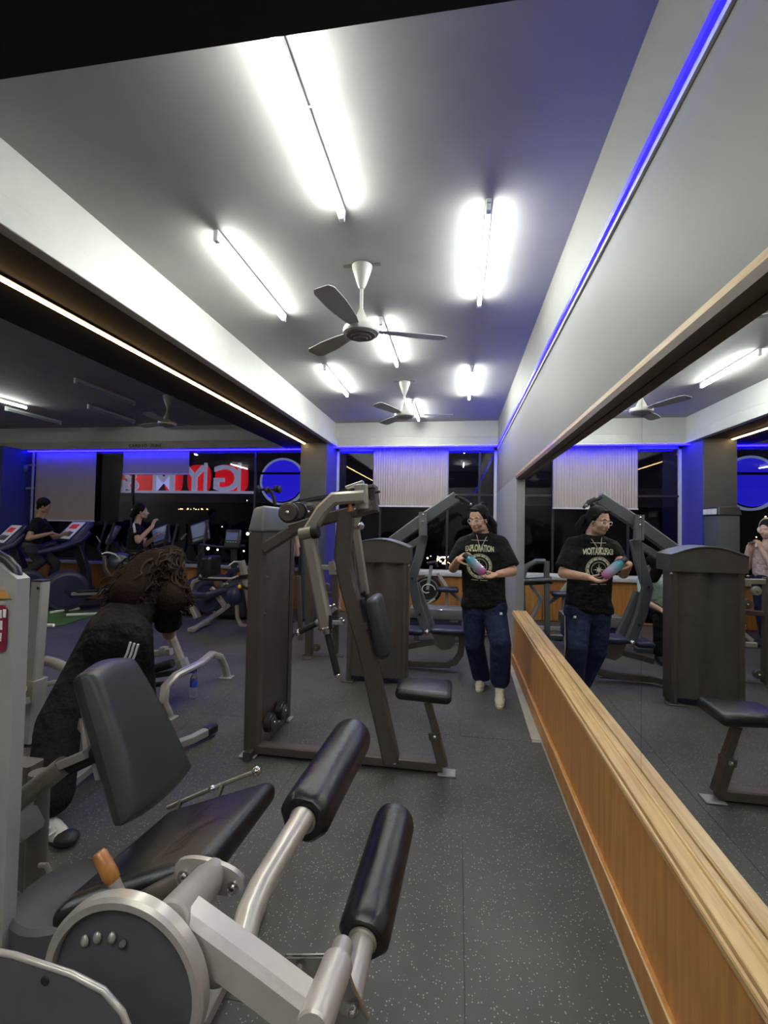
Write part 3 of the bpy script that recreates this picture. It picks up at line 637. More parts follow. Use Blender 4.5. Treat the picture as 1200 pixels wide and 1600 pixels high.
for c, r, mm in (((-1.556, 5.15, 0.917), .045, 'champagne'), ((-1.47, 5.15, 0.783), .05, 'bronze'), ((-1.568, 5.15, 0.099), .045, 'bronze')):
    wl = part('pulley', MB().cyl((c[0], 5.15, c[2]), (c[0], 5.19, c[2]), r, 24), mm, Bf); part('axle_bolt', MB().ball((c[0], 5.145, c[2]), .012), 'chrome', wl)
part('middle_rail', MB().bar([(-1.681, 5.2, 0.687), (-1.369, 5.2, 0.7)], .05, .05), 'bronze', Bf)
part('base_rail', MB().bar([(-1.733, 5.2, -0.019), (-1.264, 5.2, -0.012)], .06, .055), 'bronze', Bf)
part('brace', MB().bar([(-1.507, 5.15, 0.427), (-1.346, 5.15, 0.557)], .04, .04), 'silver_matte', Bf)
part('cross_rail', MB().bar([(-1.514, 5.1, 0.4), (-1.248, 5.1, 0.406)], .05, .045), 'silver_matte', Bf)
for p_ in [(-1.394, 5.08, 0.581), (-1.35, 5.08, 0.597), (-1.266, 5.08, 0.452), (-1.236, 5.08, 0.425)]: part('peg', MB().ball(p_, .022), 'chrome', Bf)
part('hook', MB().tube([(-1.312, 5.1, 0.995), (-1.284, 5.1, 0.711), (-1.296, 5.1, 0.568), (-1.274, 5.1, 0.562)], .01, 8), 'silver', Bf)
foot_plate((-1.637, 5.049, 0.0), .05, Bf, 'bronze')

# ------------------------------------------------------------------ cable tower (behind the fly machine, seen whole in the mirror)
T = thing('cable_tower', 'cable tower with black pulley yoke, top just showing behind the bronze tower', 'gym machine', (-2.36, 5.8, 0))
part('cabinet', MB().box2((-2.56, 5.68, .05), (-2.18, 5.92, 1.55), bev=.02), 'grey_paint', T)
part('cabinet_cap', MB().hull([(-2.58, 5.65, 1.55), (-2.16, 5.65, 1.55), (-2.16, 5.95, 1.55), (-2.58, 5.95, 1.55), (-2.55, 5.69, 1.64), (-2.2, 5.69, 1.66), (-2.2, 5.91, 1.66), (-2.55, 5.91, 1.64)], bev=.02), 'dark_plastic', T)
part('yoke', MB().bar([V((-2.364, 5.8, 1.784))+V((0,0,-.05))]+[(-2.383, 5.8, 1.834), (-2.439, 5.8, 1.935)], .04, .04), 'black_plastic', T)
part('yoke_arm', MB().tube([(-2.59, 5.8, 1.942), (-2.298, 5.8, 1.944)], .018, 10), 'black_plastic', T)
for p_ in [(-2.6, 5.8, 1.951), (-2.483, 5.8, 1.934), (-2.351, 5.8, 1.952), (-2.307, 5.8, 1.944)]: part('pulley', MB().cyl(V(p_)+V((-.015,0,0)), V(p_)+V((.015,0,0)), .05, 18), 'black_plastic', T)
part('base', MB().box2((-2.62, 5.62, 0), (-2.12, 5.98, .05), bev=.01), 'black_plastic', T)
T2 = thing('stack_cabinet', 'grey weight cabinet with three white stickers against the window column', 'gym machine', (-2.26, 7.1, 0))
part('cabinet', MB().box2((-2.38, 6.95, .05), (-2.12, 7.36, 1.72), bev=.015), 'grey_paint', T2)
part('cabinet_cap', MB().hull([(-2.40, 6.93, 1.72), (-2.10, 6.93, 1.72), (-2.10, 7.38, 1.72), (-2.40, 7.38, 1.72), (-2.38, 6.96, 1.84), (-2.12, 6.96, 1.84), (-2.12, 7.35, 1.84), (-2.38, 7.35, 1.84)], bev=.015), 'dark_plastic', T2)
for i in range(3): part('sticker', MB().box2((-2.104, 6.97+.12*i, 1.735), (-2.094, 7.07+.12*i, 1.81)), 'white_plastic', T2)
part('base', MB().box2((-2.42, 6.9, 0), (-2.08, 7.4, .05), bev=.01), 'black_plastic', T2)

# ------------------------------------------------------------------ exercise bike and utility bench at the right window
K_ = thing('spin_bike', 'grey upright bike with dark flywheel under the right window', 'exercise bike', (-.45, 7.2, 0))
wc = V((-0.443, 7.2, 0.53))
wh = part('flywheel', MB().cyl(wc+V((0,-.03,0)), wc+V((0,.03,0)), .215, 36), 'black_plastic', K_)
part('wheel_ring', MB().lathe([(.15, 0), (.17, 0), (.17, .012), (.15, .012), (.15, 0)], wc+V((0,-.045,0)), Y1, 36, cap=False), 'steel', wh)
sw = [wc + V((.12*cos(t)*(1-t/9), -.04, .10*sin(t)*(1-t/9))) for t in [i*.35 for i in range(16)]]
part('wheel_emblem', MB().tube(sw, .008, 6), 'white_plastic', wh)
part('front_fork', MB().bar([wc, V((-0.39, 7.2, 0.894))], .08, .05), 'silver_matte', K_)
part('frame_bar', MB().bar([(-0.29, 7.2, 0.78), (-0.093, 7.2, 0.505), (0.082, 7.2, 0.367)], .05, .05), 'silver_matte', K_)
part('handlebar', MB().tube([(-0.453, 7.1, 0.939), (-0.327, 7.1, 0.962), (-0.288, 7.1, 0.886)], .02, 8), 'black_plastic', K_)
part('seat_post', MB().cyl((-0.148, 7.1, 0.507), (-0.145, 7.1, 0.277), .025), 'silver_matte', K_)
part('saddle', MB().pad(V((-0.13, 7.1, 0.555)), (.32, .22, .07), None, .03), 'vinyl_navy', K_)
part('base_rail', MB().bar([(wc.x-.2, 7.2, .03), (wc.x+.75, 7.2, .03)], .06, .05, up=(0,0,1)), 'silver_matte', K_)
part('pedal_shroud', MB().tube([(-0.515, 7.15, 0.368), (-0.437, 7.15, 0.313), (-0.321, 7.15, 0.396)], .02, 8), 'silver_matte', K_)
Ub = thing('low_bench', 'low grey bench frame with padded top in front of the bike', 'bench', (-.5, 6.1, 0))
q0, q1 = (-0.589, 6.1, 0.445), (0.071, 6.1, 0.458)
part('bench_top', MB().box2((q0[0], 5.95, q0[2]-.12), (q1[0]+.02, 6.3, q0[2]+.01), bev=.015), 'grey_plastic', Ub)
part('bench_box', MB().box2((q0[0], 5.98, q0[2]-.28), (q1[0], 6.27, q0[2]-.12), bev=.01), 'navy_plastic', Ub)
part('buckle', MB().tube([(-0.241, 5.94, 0.463), (-0.233, 5.94, 0.448), (-0.169, 5.94, 0.451)], .008, 6), 'chrome', Ub)
part('label_plate', MB().box(V((-0.032, 5.97, 0.324)), (.10, .012, .05)), 'grey_plastic', Ub)
for x in (q0[0]+.08, q1[0]-.08):
    part('leg', MB().bar([(x, 6.1, .02), (x, 6.1, q0[2]-.27)], .06, .06), 'graphite', Ub); foot_plate((x, 6.1), .05, Ub)
Rk = thing('ab_frame', 'grey tube frame with rounded top beside the white wall end', 'gym machine', (.05, 6.5, 0))
def mir_pts(s): return [(2*XM - x, y, z) for x, y, z in s]
mp = mir_pts([(0.904, 6.6, 0.107), (0.881, 6.6, 0.8), (0.93, 6.6, 0.976), (1.064, 6.6, 1.05), (1.181, 6.6, 1.053)])
part('hoop', MB().tube(mp, .035, 12), 'graphite', Rk)
mp = mir_pts([(1.214, 6.6, -0.005), (1.197, 6.6, 1.053)])
part('upright', MB().bar(mp, .07, .07), 'graphite', Rk)
mp = mir_pts([(0.898, 6.6, 0.766), (1.266, 6.6, 0.797)]); part('roller', MB().tube(mp, .05, 14), 'vinyl', Rk)
x_ = mp[0][0]
part('base_rail', MB().bar([(x_+.05, 6.6, .04), (mp[1][0]-.15, 6.6, .04)], .07, .07, up=(0,0,1)), 'graphite', Rk)
part('leg_brace', MB().tube(mir_pts([(0.997, 6.7, 0.732), (1.143, 6.7, 0.535), (1.018, 6.7, 0.24), (0.917, 6.7, 0.174)]), .03, 10), 'silver_matte', Rk)

# ------------------------------------------------------------------ cross trainers: rear drum, mast, console
def trainer(cx, cy, ang, label, zc=1.30, drum=.66, small=False):
    e = thing('cross_trainer', label, 'cross trainer', (cx, cy, 0), 'cross trainers on the left')
    Z = Matrix.Rotation(radians(ang), 3, 'Z')
    def p(x, y, z): return V((cx, cy, 0)) + Z @ V((x, y, z))
    m = MB(); r = .33; dc_ = p(-drum, 0, r+.01); ax = Z @ V((0, -1, 0))
    part('drum', MB().lathe([(r*.80, -.15), (r*.95, -.125), (r, -.06), (r, .06), (r*.95, .125), (r*.80, .15)], dc_, ax, 40), 'grey_dark', e)
    sd = part('side_disc', MB().lathe([(r*.80, 0), (r*.76, .012), (.03, .016)], dc_ + ax*.148, ax, 40), 'navy_plastic', e)
    part('hub_cap', MB().lathe([(.035, 0), (.03, .01)], dc_ + ax*.164, ax, 16), 'black_plastic', sd)
    part('centre_rail', MB().bar([p(-drum+.1, 0, .12), p(.25, 0, .10)], .10, .12, up=(0,0,1)), 'dark_plastic', e)
    part('front_foot', MB().bar([p(.25, -.3, .04), p(.25, .3, .04)], .07, .08, up=(0,0,1)), 'dark_plastic', e)
    part('rear_foot', MB().bar([p(-drum, -.28, .02), p(-drum, .28, .02)], .06, .05, up=(0,0,1)), 'dark_plastic', e)
    for s_ in (-1, 1):
        part('pedal_arm', MB().bar([p(-drum+.05, s_*.22, .30), p(.12, s_*.2, .26)], .05, .05, up=(0,0,1)), 'silver_matte', e)
        part('pedal', MB().box(p(-.38, s_*.2, .335), (.34, .13, .04), Z, .012, 2), 'black_plastic', e)
    if small:
        part('mast', MB().bar([p(.22, 0, .12), p(.14, 0, .7), p(.02, 0, zc-.12)], .08, .10), 'dark_plastic', e)
        Rc = Z @ Matrix.Rotation(radians(24), 3, 'Y'); n = Rc @ V((-1, 0, 0)); c_ = p(0, 0, zc)
        b = part('console', MB().pad(c_, (.07, .34, .36), Rc, .03), 'navy_plastic', e)
        part('screen', MB().box(c_ + n*.037 + Rc @ V((0, 0, .03)), (.006, .27, .22), Rc), 'screen_blue', b)
        part('key_strip', MB().box(c_ + n*.037 + Rc @ V((0, 0, -.12)), (.006, .27, .04), Rc), 'grey_plastic', b)
        for s_ in (-1, 1): part('side_rail', MB().tube([p(-.05, s_*.34, zc+.22), p(-.16, s_*.36, zc-.25), p(-.06, s_*.3, zc-.45), p(.10, s_*.05, zc-.55)], .022, 8), 'dark_plastic', e)
        part('grip', MB().tube([p(-.22, -.2, zc-.12), p(-.26, -.08, zc-.02)], .014, 6), 'chrome', e)
        return e
    part('mast', MB().bar([p(.30, 0, .12), p(.24, 0, .60), p(.06, 0, zc-.15)], .09, .17), 'grey_dark', e)
    for s_ in (-1, 1):
        part('handrail', MB().tube([p(.14, s_*.33, zc+.02), p(.0, s_*.36, zc-.14), p(-.30, s_*.36, zc-.25), p(-.60, s_*.36, zc-.32)], [.07, .065, .05, .035], 12), 'navy_plastic', e)
    Rc = Z @ Matrix.Rotation(radians(40), 3, 'Y'); n = Rc @ V((-1, 0, 0)); c_ = p(.04, 0, zc)
    part('console_body', MB().pad(c_, (.12, .78, .48), Rc, .05), 'navy_plastic', e)
    pn = part('console_panel', MB().box(c_ + n*.062, (.012, .54, .38), Rc, .004, 1), 'screen_white', e)
    part('display', MB().box(c_ + n*.070 + Rc @ V((0, 0, .08)), (.006, .32, .10), Rc), 'screen_red', pn)
    part('button_field', MB().box(c_ + n*.070 + Rc @ V((0, 0, -.09)), (.006, .40, .10), Rc), 'grey_plastic', pn)
    part('grab_bar', MB().tube([p(-.14, -.22, zc-.2), p(-.24, -.18, zc-.23), p(-.24, .18, zc-.23), p(-.14, .22, zc-.2)], .016, 8), 'chrome', e)
    return e
mat('grey_dark', (.055, .058, .075), .32)
tx = (-6.753, 7.3, 1.275)
trainer(tx[0], 7.3, 62, 'cross trainer with red-lit white console used by the man in the black tee', tx[2])
tx2 = (-7.568, 6.85, 1.199)
trainer(tx2[0]-.1, 6.95, 62, 'cross trainer cut off by the left frame edge, white console behind the man', tx2[2])
tx3 = (-5.933, 7.35, 1.246)
trainer(tx3[0], 7.3, 50, 'cross trainer with round drum and small blue console left of the curly-haired woman', tx3[2], .66, True)
for k, (a, b) in enumerate(([(-7.107, 6.593, 0.028), (-6.545, 6.453, 0.028)], [(-6.352, 6.502, 0.028), (-6.202, 6.892, 0.028)], [(-5.947, 6.39, 0.028), (-5.604, 6.585, 0.028)])):
    tag(part('floor_bar', MB().tube([a, b], .022, 10).ball(b, .026, 10), 'white_plastic', None), ('white bar on the floor at the back of the turf, left of the square post', 'slanting white bar lying on the turf right of the square post', 'flat white bar lying nearest the curly-haired woman')[k], 'bar')

# ------------------------------------------------------------------ window-side steppers with blue-black consoles
def stepper(px, py, y, label, sc=1.0, parent_cat='stepper'):
    c = V(px); e = thing('stepper', label, 'stepper', (c.x, y, 0), 'machines facing the window')
    x, z = c.x, c.z; R = Matrix.Rotation(radians(-18), 3, 'Y') @ Matrix.Rotation(radians(-14), 3, 'X')
    b = part('console', MB().pad((x, y, z), (.34, .07, .36), R, .03), 'navy_plastic', e)
    part('screen', MB().box(V((x, y, z)) + R @ V((0, -.037, .03)), (.26, .006, .22), R), 'screen_blue', b)
    part('key_strip', MB().box(V((x, y, z)) + R @ V((0, -.037, -.12)), (.26, .006, .04), R), 'grey_plastic', b)
    part('mast', MB().bar([(x, y+.05, z-.1), (x-.03, y+.10, .35)], .08, .10), 'dark_plastic', e)
    part('side_rail', MB().tube([(x-.36, y-.1, z+.15), (x-.44, y-.15, z-.30), (x-.40, y-.2, z-.42), (x-.1, y-.1, z-.5)], .022, 8), 'dark_plastic', e)
    part('side_rail', MB().tube([(x+.16, y-.05, z+.22), (x+.12, y-.1, z-.25), (x+.0, y-.1, z-.45)], .022, 8), 'dark_plastic', e)
    part('grip', MB().tube([(x-.28, y-.12, z-.12), (x-.18, y-.12, z-.02)], .014, 6), 'chrome', e)
    part('base_shell', MB().hull([(x-.35, y-.5, .02), (x+.3, y-.5, .02), (x+.25, y+.3, .02), (x-.3, y+.3, .02), (x-.2, y-.35, .45), (x+.15, y-.35, .45), (x+.12, y+.25, .62), (x-.15, y+.25, .62)], bev=.06), 'dark_plastic', e)
    return e
stepper((-5.012, 7.3, 1.244), 0, 7.3, 'stepper used by the exerciser in black with white shoulder stripe')
stepper((-4.322, 7.35, 1.323), 0, 7.35, 'stepper with tilted blue console right of the striped-shirt exerciser')
# recumbent bike console with pale keys
c = V((-3.498, 6.9, 1.244))
e = thing('recumbent_console_bike', 'dark machine with pale lit keypad console under the round sign', 'exercise bike', (c.x, 6.9, 0))
cb_ = part('console', MB().pad(c, (.26, .06, .30), Matrix.Rotation(radians(-12), 3, 'X'), .025), 'dark_plastic', e)
part('screen', MB().box(c+V((0, -.034, .04)), (.19, .006, .12), Matrix.Rotation(radians(-12), 3, 'X')), 'screen_blue', cb_)
for i in range(4):
    for j in range(2): part('key', MB().box(c+V((-.068+.045*i, -.037, -.055-.04*j)), (.03, .008, .024)), 'white_plastic', cb_)
part('mast', MB().bar([c+V((0, .04, -.1)), (c.x, 6.98, .3)], .07, .08), 'dark_plastic', e)
part('body_shell', MB().hull([(c.x-.25, 6.75, .02), (c.x+.3, 6.75, .02), (c.x+.3, 7.2, .02), (c.x-.25, 7.2, .02), (c.x-.2, 6.8, .55), (c.x+.2, 6.8, .62), (c.x+.2, 7.1, .62), (c.x-.2, 7.1, .55)], bev=.08), 'dark_plastic', e)
part('side_arm', MB().tube([c+V((-.5, -.1, -.10)), c+V((-.1, 0, -.14)), c+V((.2, 0, -.10))], .02, 8), 'dark_plastic', e)

# ------------------------------------------------------------------ silver upright bike (left of the fly machine)
Kb = thing('exercise_bike', 'silver and navy exercise bike standing left of the bronze tower', 'exercise bike', (-3.1, 6.1, 0))
Yk = 6.1
part('fender', MB().bar([(-3.588, 6.1, 0.158), (-3.681, 6.1, 0.333), (-3.707, 6.1, 0.512), (-3.633, 6.1, 0.667), (-3.48, 6.1, 0.727), (-3.257, 6.1, 0.708), (-3.188, 6.1, 0.621)], .12, .055), 'silver', Kb)
wc = V((-3.442, 6.1, 0.433))
fw = part('flywheel', MB().cyl(wc+V((0,-.04,0)), wc+V((0,.04,0)), .20, 32), 'navy_plastic', Kb)
part('hub', MB().cyl(wc+V((0,-.07,0)), wc+V((0,-.04,0)), .05), 'black_plastic', fw)
part('frame_strut', MB().bar([(-3.57, 6.1, 0.517), (-3.329, 6.1, 0.233)], .04, .025), 'steel', Kb)
part('frame_bar', MB().bar([(-3.361, 6.05, 0.594), (-3.153, 6.05, 0.338)], .06, .06), 'silver', Kb)
part('seat_cushion', MB().pad(V((-3.335, 6.1, 0.732)), (.38, .30, .06), None, .025), 'vinyl_navy', Kb)
part('seat_rim', MB().tube([(-3.49, 5.95, 0.769), (-3.432, 5.95, 0.736), (-3.019, 5.95, 0.742), (-2.928, 5.95, 0.779)], .014, 8), 'silver', Kb)
part('seat_back', MB().pad(V((-3.407, 6.1, 0.872)), (.15, .34, .33), None, .05), 'vinyl', Kb)
part('crank_arm', MB().tube([(-3.386, 5.95, 0.484), (-3.172, 5.95, 0.562), (-3.015, 5.95, 0.586)], [.06, .05, .04], 10), 'navy_plastic', Kb)
part('console_column', MB().bar([(-2.936, 6.05, 0.979), (-2.82, 6.05, 0.51), (-2.735, 6.05, 0.122)], .09, .085, ch=.25), 'silver', Kb)
part('handle', MB().tube([(-2.897, 5.95, 0.971), (-2.989, 5.95, 0.968), (-3.071, 5.95, 0.905)], .013, 8), 'silver', Kb)
part('column_strap', MB().bar([(-2.953, 6.02, 0.754), (-2.814, 6.02, 0.776)], .12, .05), 'black_plastic', Kb)
part('column_strap', MB().bar([(-2.903, 6.02, 0.642), (-2.772, 6.02, 0.604)], .12, .03), 'black_plastic', Kb)
part('pod', MB().ball((-3.001, 6.0, 0.51), (.12, .12, .14)), 'navy_plastic', Kb)
part('pod_arch', MB().bar([(-3.191, 6.1, 0.71), (-3.099, 6.1, 0.829), (-2.976, 6.1, 0.851)], .06, .06), 'navy_plastic', Kb)
part('lock_knob', MB().ball((-2.871, 5.88, 0.644), .028), 'yellow', Kb, label='yellow lock knob')
part('floor_bar', MB().bar([(-3.49, 5.802, 0.05), (-3.464, 6.513, 0.18), (-3.49, 6.963, 0.25)], .05, .06), 'silver', Kb)
part('foot_hook', MB().bar([(-2.96, 6.0, 0.382), (-2.946, 6.0, 0.209), (-2.887, 6.0, 0.108), (-2.749, 6.0, 0.106)], .06, .03), 'silver', Kb)
part('front_foot', MB().bar([(wc.x-.15, 5.9, .03), (wc.x-.15, 6.4, .03)], .05, .05, up=(0,0,1)), 'silver', Kb)

# oval pad machine behind the curly-haired woman
Ov = thing('pad_machine', 'dark machine with big oval leather pad left of the curly-haired head', 'gym machine', (-4.6, 6.0, 0))
c = V((-4.747, 6.0, 0.92))
R = Matrix.Rotation(radians(-24), 3, 'Y') @ Matrix.Rotation(radians(-30), 3, 'X')
pd = part('oval_pad', MB().ball(c, (.25, .06, .13), 28, R=R @ Matrix.Rotation(radians(35), 3, 'Y')), 'vinyl_navy', Ov)
part('pad_rim', MB().tube([(-4.995, 5.95, 1.017), (-4.915, 5.95, 1.046), (-4.792, 5.95, 1.022), (-4.626, 5.95, 0.883), (-4.534, 5.95, 0.832), (-4.435, 5.95, 0.853)], .014, 8), 'steel', Ov)
part('post', MB().bar([c+V((-.05, .05, -.05)), (c.x-.02, 6.05, .3), (c.x-.05, 6.05, .04)], .07, .07), 'bronze', Ov)
part('pad_arm', MB().bar([(-4.964, 5.95, 0.999), (-4.936, 5.95, 0.8), (-4.819, 5.95, 0.669)], .04, .05), 'bronze', Ov)
part('floor_rail', MB().bar([(c.x-.4, 6.05, .035), (c.x+.35, 6.05, .035)], .07, .06, up=(0,0,1)), 'bronze', Ov)
part('bolt_head', MB().ball((-4.696, 5.9, 0.616), .03).ball((-4.714, 5.9, 0.562), .02), 'champagne', Ov)

# green turf
tag(part('turf_mat', MB().prism([(-7.228, 6.465, 0.004), (-6.716, 6.656, 0.004), (-6.145, 6.804, 0.004), (-5.66, 6.814, 0.004), (-5.578, 6.302, 0.004), (-5.497, 5.815, 0.004), (-5.684, 5.644, 0.004), (-6.131, 5.494, 0.004)], (0, 0, .008)), 'turf', None), 'strip of green artificial turf on the floor behind the pale post', 'turf')

# ================================================================== pale grey curl machine at mid left (post, arms, yellow knob)
Q = thing('arm_curl_machine', 'pale grey machine with tall square post and yellow knob at left edge', 'gym machine', (-2.4, 2.7, 0))
pp = [(-2.764, 2.75, 1.084), (-2.794, 2.75, 0.425)]
part('post', MB().bar(pp, .075, .085, ch=.1), 'silver_matte', Q, label='tall square post with black cap')
part('post_cap', MB().box(V(pp[0])+V((0, 0, .004)), (.09, .08, .012), bev=.003, seg=1), 'black_plastic', Q)
part('pin_hole', MB().cyl(V((-2.731, 2.7, 1.044))+V((0,.005,0)), V((-2.731, 2.7, 1.044))+V((0,-.006,0)), .010), 'black_plastic', Q)
pb = [(-2.794, 2.76, 0.43), (-2.813, 2.76, 0.089)]; part('post_sleeve', MB().bar([pb[0], (pb[1][0], 2.76, .02)], .11, .115, ch=.1), 'silver_matte', Q)
part('cross_arm', MB().tube([(-3.065, 2.85, 0.498), (-2.901, 2.85, 0.522)], .035, 12), 'silver', Q)
part('cross_arm', MB().tube([(-2.908, 2.95, 0.489), (-2.824, 2.95, 0.476), (-2.688, 2.95, 0.431)], .035, 14), 'silver', Q)
part('lift_arm', MB().tube([(-3.017, 2.8, 0.638), (-2.897, 2.8, 0.671), (-2.839, 2.8, 0.739)], .022, 10), 'silver', Q)
part('upper_bracket', MB().box(V((-2.991, 2.85, 0.578)), (.10, .10, .14), bev=.01), 'silver_matte', Q)
part('rail', MB().tube([(-3.875, 3.6, 0.578), (-3.718, 3.6, 0.58), (-3.679, 3.6, 0.571)], .02, 8), 'white_plastic', Q); part('rail', MB().tube([(-3.861, 3.6, 0.562), (-3.82, 3.6, 0.519)], .012, 8), 'white_plastic', Q)
part('ring', MB().tube([V((-3.707, 3.5, 0.535))+V((.04*cos(t), 0, .03*sin(t))) for t in [i*pi/6 for i in range(13)]], .01, 8), 'white_plastic', Q)
part('rail', MB().tube([(-3.563, 3.6, 0.571), (-3.473, 3.6, 0.576)], .014, 8), 'white_plastic', Q)
part('roller_pad', MB().cyl((-2.91, 2.7, 0.462), (-2.822, 2.7, 0.481), .045, 20), 'rubber_black', Q)
part('bracket', MB().bar([(-2.887, 2.7, 0.401), (-2.843, 2.7, 0.304)], .10, .10), 'silver_matte', Q)
part('lock_knob', MB().ball((-2.748, 2.62, 0.409), (.035, .03, .032)), 'yellow', Q, label='yellow knob')
part('lower_rail', MB().bar([(-2.793, 2.6, 0.315), (-2.682, 2.6, 0.348)], .05, .04), 'champagne', Q)
part('lower_rod', MB().tube([(-2.791, 2.6, 0.271), (-2.717, 2.6, 0.301)], .014, 8), 'silver', Q)
part('floor_rail', MB().bar([(-2.853, 2.767, 0.04), (-3.302, 3.617, 0.04), (-3.419, 3.815, 0.04)], .05, .06, up=(0,0,1)), 'silver_matte', Q)
part('strut', MB().tube([(-2.862, 2.9, 0.336), (-2.74, 2.9, 0.363)], .02, 8), 'silver', Q)

# ================================================================== bench the woman leans on
Bn = thing('preacher_bench', 'silver bench with curved tube feet under the leaning woman', 'bench', (-2.15, 3.8, 0))
f1 = [(-2.117, 3.276, 0.02)]; f2 = [(-2.191, 4.216, 0.02)]
A = V((-2.16, 3.34, .02)); B = V((-2.22, 4.24, .02))
arch = [A+V((.0, -.03, 0)), A+V((-.03, -.06, .10)), A+V((-.06, -.0, .20)), A+V((-.05, .12, .25)), V((-2.2, 3.8, .27)), B+V((-.02, -.18, .26)), B+V((0, -.05, .20)), B+V((.02, 0, .10)), B+V((.03, .03, 0))]
part('curved_base', MB().bar(arch, .07, .05, up=(1,0,0), ch=.3), 'silver', Bn)
foot_plate((A.x, A.y-.04), .06, Bn, 'silver'); foot_plate((B.x+.03, B.y+.03), .06, Bn, 'silver')
part('post', MB().bar([(-2.304, 3.75, 0.192), (-2.466, 3.75, 0.524), (-2.507, 3.75, 0.644)], .08, .075, ch=.3), 'silver', Bn)
part('post_sleeve', MB().bar([(-2.285, 3.73, 0.189), (-2.337, 3.73, 0.316)], .10, .095, ch=.3), 'silver_matte', Bn)
part('rear_rail', MB().bar([(-2.484, 3.5, 0.413), (-2.28, 3.5, 0.446)], .05, .05), 'silver_matte', Bn)
part('rail_block', MB().box(V((-2.348, 3.5, 0.447)), (.06, .06, .07), bev=.01), 'silver_matte', Bn)
gb = [(-2.433, 3.4, 0.196), (-2.371, 3.4, 0.205)]; gb2 = [(-2.371, 3.4, 0.205), (-2.195, 3.4, 0.232)]
part('grip_tube', MB().cyl(gb[0], gb[1], .014), 'silver', Bn); part('grip', MB().cyl(gb2[0], gb2[1], .020), 'rubber_black', Bn)
part('lower_beam', MB().bar([(-2.75, 3.45, .2), (-2.2, 3.75, .24)], .05, .06, up=(0,0,1)), 'dark_plastic', Bn)
part('roller', MB().cyl((-2.444, 3.45, 0.296), (-2.233, 3.45, 0.37), .035), 'rubber_black', Bn)
part('roller', MB().cyl((-2.427, 3.35, 0.277), (-2.364, 3.35, 0.371), .05), 'rubber_black', Bn)
part('arm_pad', MB().pad((-2.22, 3.52, .90), (.26, .40, .07), Matrix.Rotation(radians(-10), 3, 'X'), .03), 'vinyl', Bn)

# floor arm of another machine with black end cap
Fa = thing('floor_stand', 'flat curved silver floor leg with black end in front of the bottle', 'machine leg', (-1.9, 3.0, 0))
fp = [(-2.079, 2.26, 0.05), (-2.108, 2.47, 0.05), (-2.024, 2.683, 0.05), (-1.812, 2.793, 0.05), (-1.733, 2.919, 0.05), (-1.695, 3.055, 0.05)]
part('curved_leg', MB().bar(fp, .05, .05, up=(0,0,1)), 'silver_matte', Fa)
ep = [(-1.698, 3.034, 0.05), (-1.683, 3.12, 0.05)]; part('end_cap', MB().bar(ep, .058, .06, up=(0,0,1)), 'black_plastic', Fa)

# water bottle on the floor
bt = V((-2.203, 3.713, 0.0))
W = thing('water_bottle', 'clear plastic water bottle with blue label standing on the floor', 'bottle', bt)
part('body', MB().lathe([(.028, 0), (.032, .006), (.032, .05), (.030, .06), (.032, .07), (.032, .15), (.027, .175), (.014, .20), (.013, .215)], bt, n=20), 'clear_plastic', W)
part('label', MB().lathe([(.0328, .10), (.0328, .155)], bt, n=20, cap=False), 'bottle_blue', W)
part('cap', MB().cyl(bt+V((0,0,.213)), bt+V((0,0,.232)), .015, 16), 'bottle_blue', W)

# ================================================================== FOREGROUND leg-curl machine
F = thing('leg_curl_machine', 'silver seated leg curl machine with black pads in the foreground', 'gym machine', (-.75, 1.3, 0))
# seat cushion: wedge with rounded front
sf = [V(p) for p in [(-0.639, 1.173, 0.56), (-0.643, 1.642, 0.56), (-0.865, 1.468, 0.56), (-1.006, 1.046, 0.56)]]
nz = .58
A = V((-0.648, 1.203, 0.6)); B = V((-0.627, 1.612, 0.6)); C_ = V((-0.919, 1.416, 0.57)); D = V((-0.969, 1.013, 0.56))
A, B = A+V((0,0,0)), B
dn = V((0, 0, -.085))
seatm = MB().hull([D+dn, A+dn+V((.01,0,-.01)), B+dn+V((.01,0,0)), C_+dn, D, A, B, C_], bev=.034, seg=6)
part('seat_pad', seatm, 'vinyl', F, label='long black seat cushion')
part('seat_plate', MB().hull([D+dn*1.3, A+dn*1.3+V((-.05,0,0)), B+dn*1.3+V((-.05,0,0)), C_+dn*1.3, D+dn, A+dn+V((-.05,0,0)), B+dn+V((-.05,0,0)), C_+dn], bev=0), 'black_plastic', F)
# rear round base pad
rb = V((-1.012, 1.124, 0.5))
part('seat_base', MB().lathe([(.10, -.16), (.12, -.14), (.125, 0), (.115, .012)], rb, n=30), 'disc_grey', F)
# seat rod with knobs seen beyond the cushion
rod = [(-1.155, 1.78, 0.331), (-0.967, 1.78, 0.425), (-0.773, 1.78, 0.518)]
part('slide_rod', MB().tube(rod, .009, 8), 'champagne', F)
for p_, r in (((-0.958, 1.77, 0.432), .016), ((-0.771, 1.77, 0.521), .020)): part('rod_nut', MB().ball(p_, r), 'chrome', F)
for t_ in (.15, .62):
    rp = V(rod[0]).lerp(V(rod[2]), t_); part('rod_bracket', MB().bar([rp, rp + V((.02, -.10, -.03)), rp + V((.04, -.30, -.05))], .02, .012, up=(0,0,1)), 'black_plastic', F)
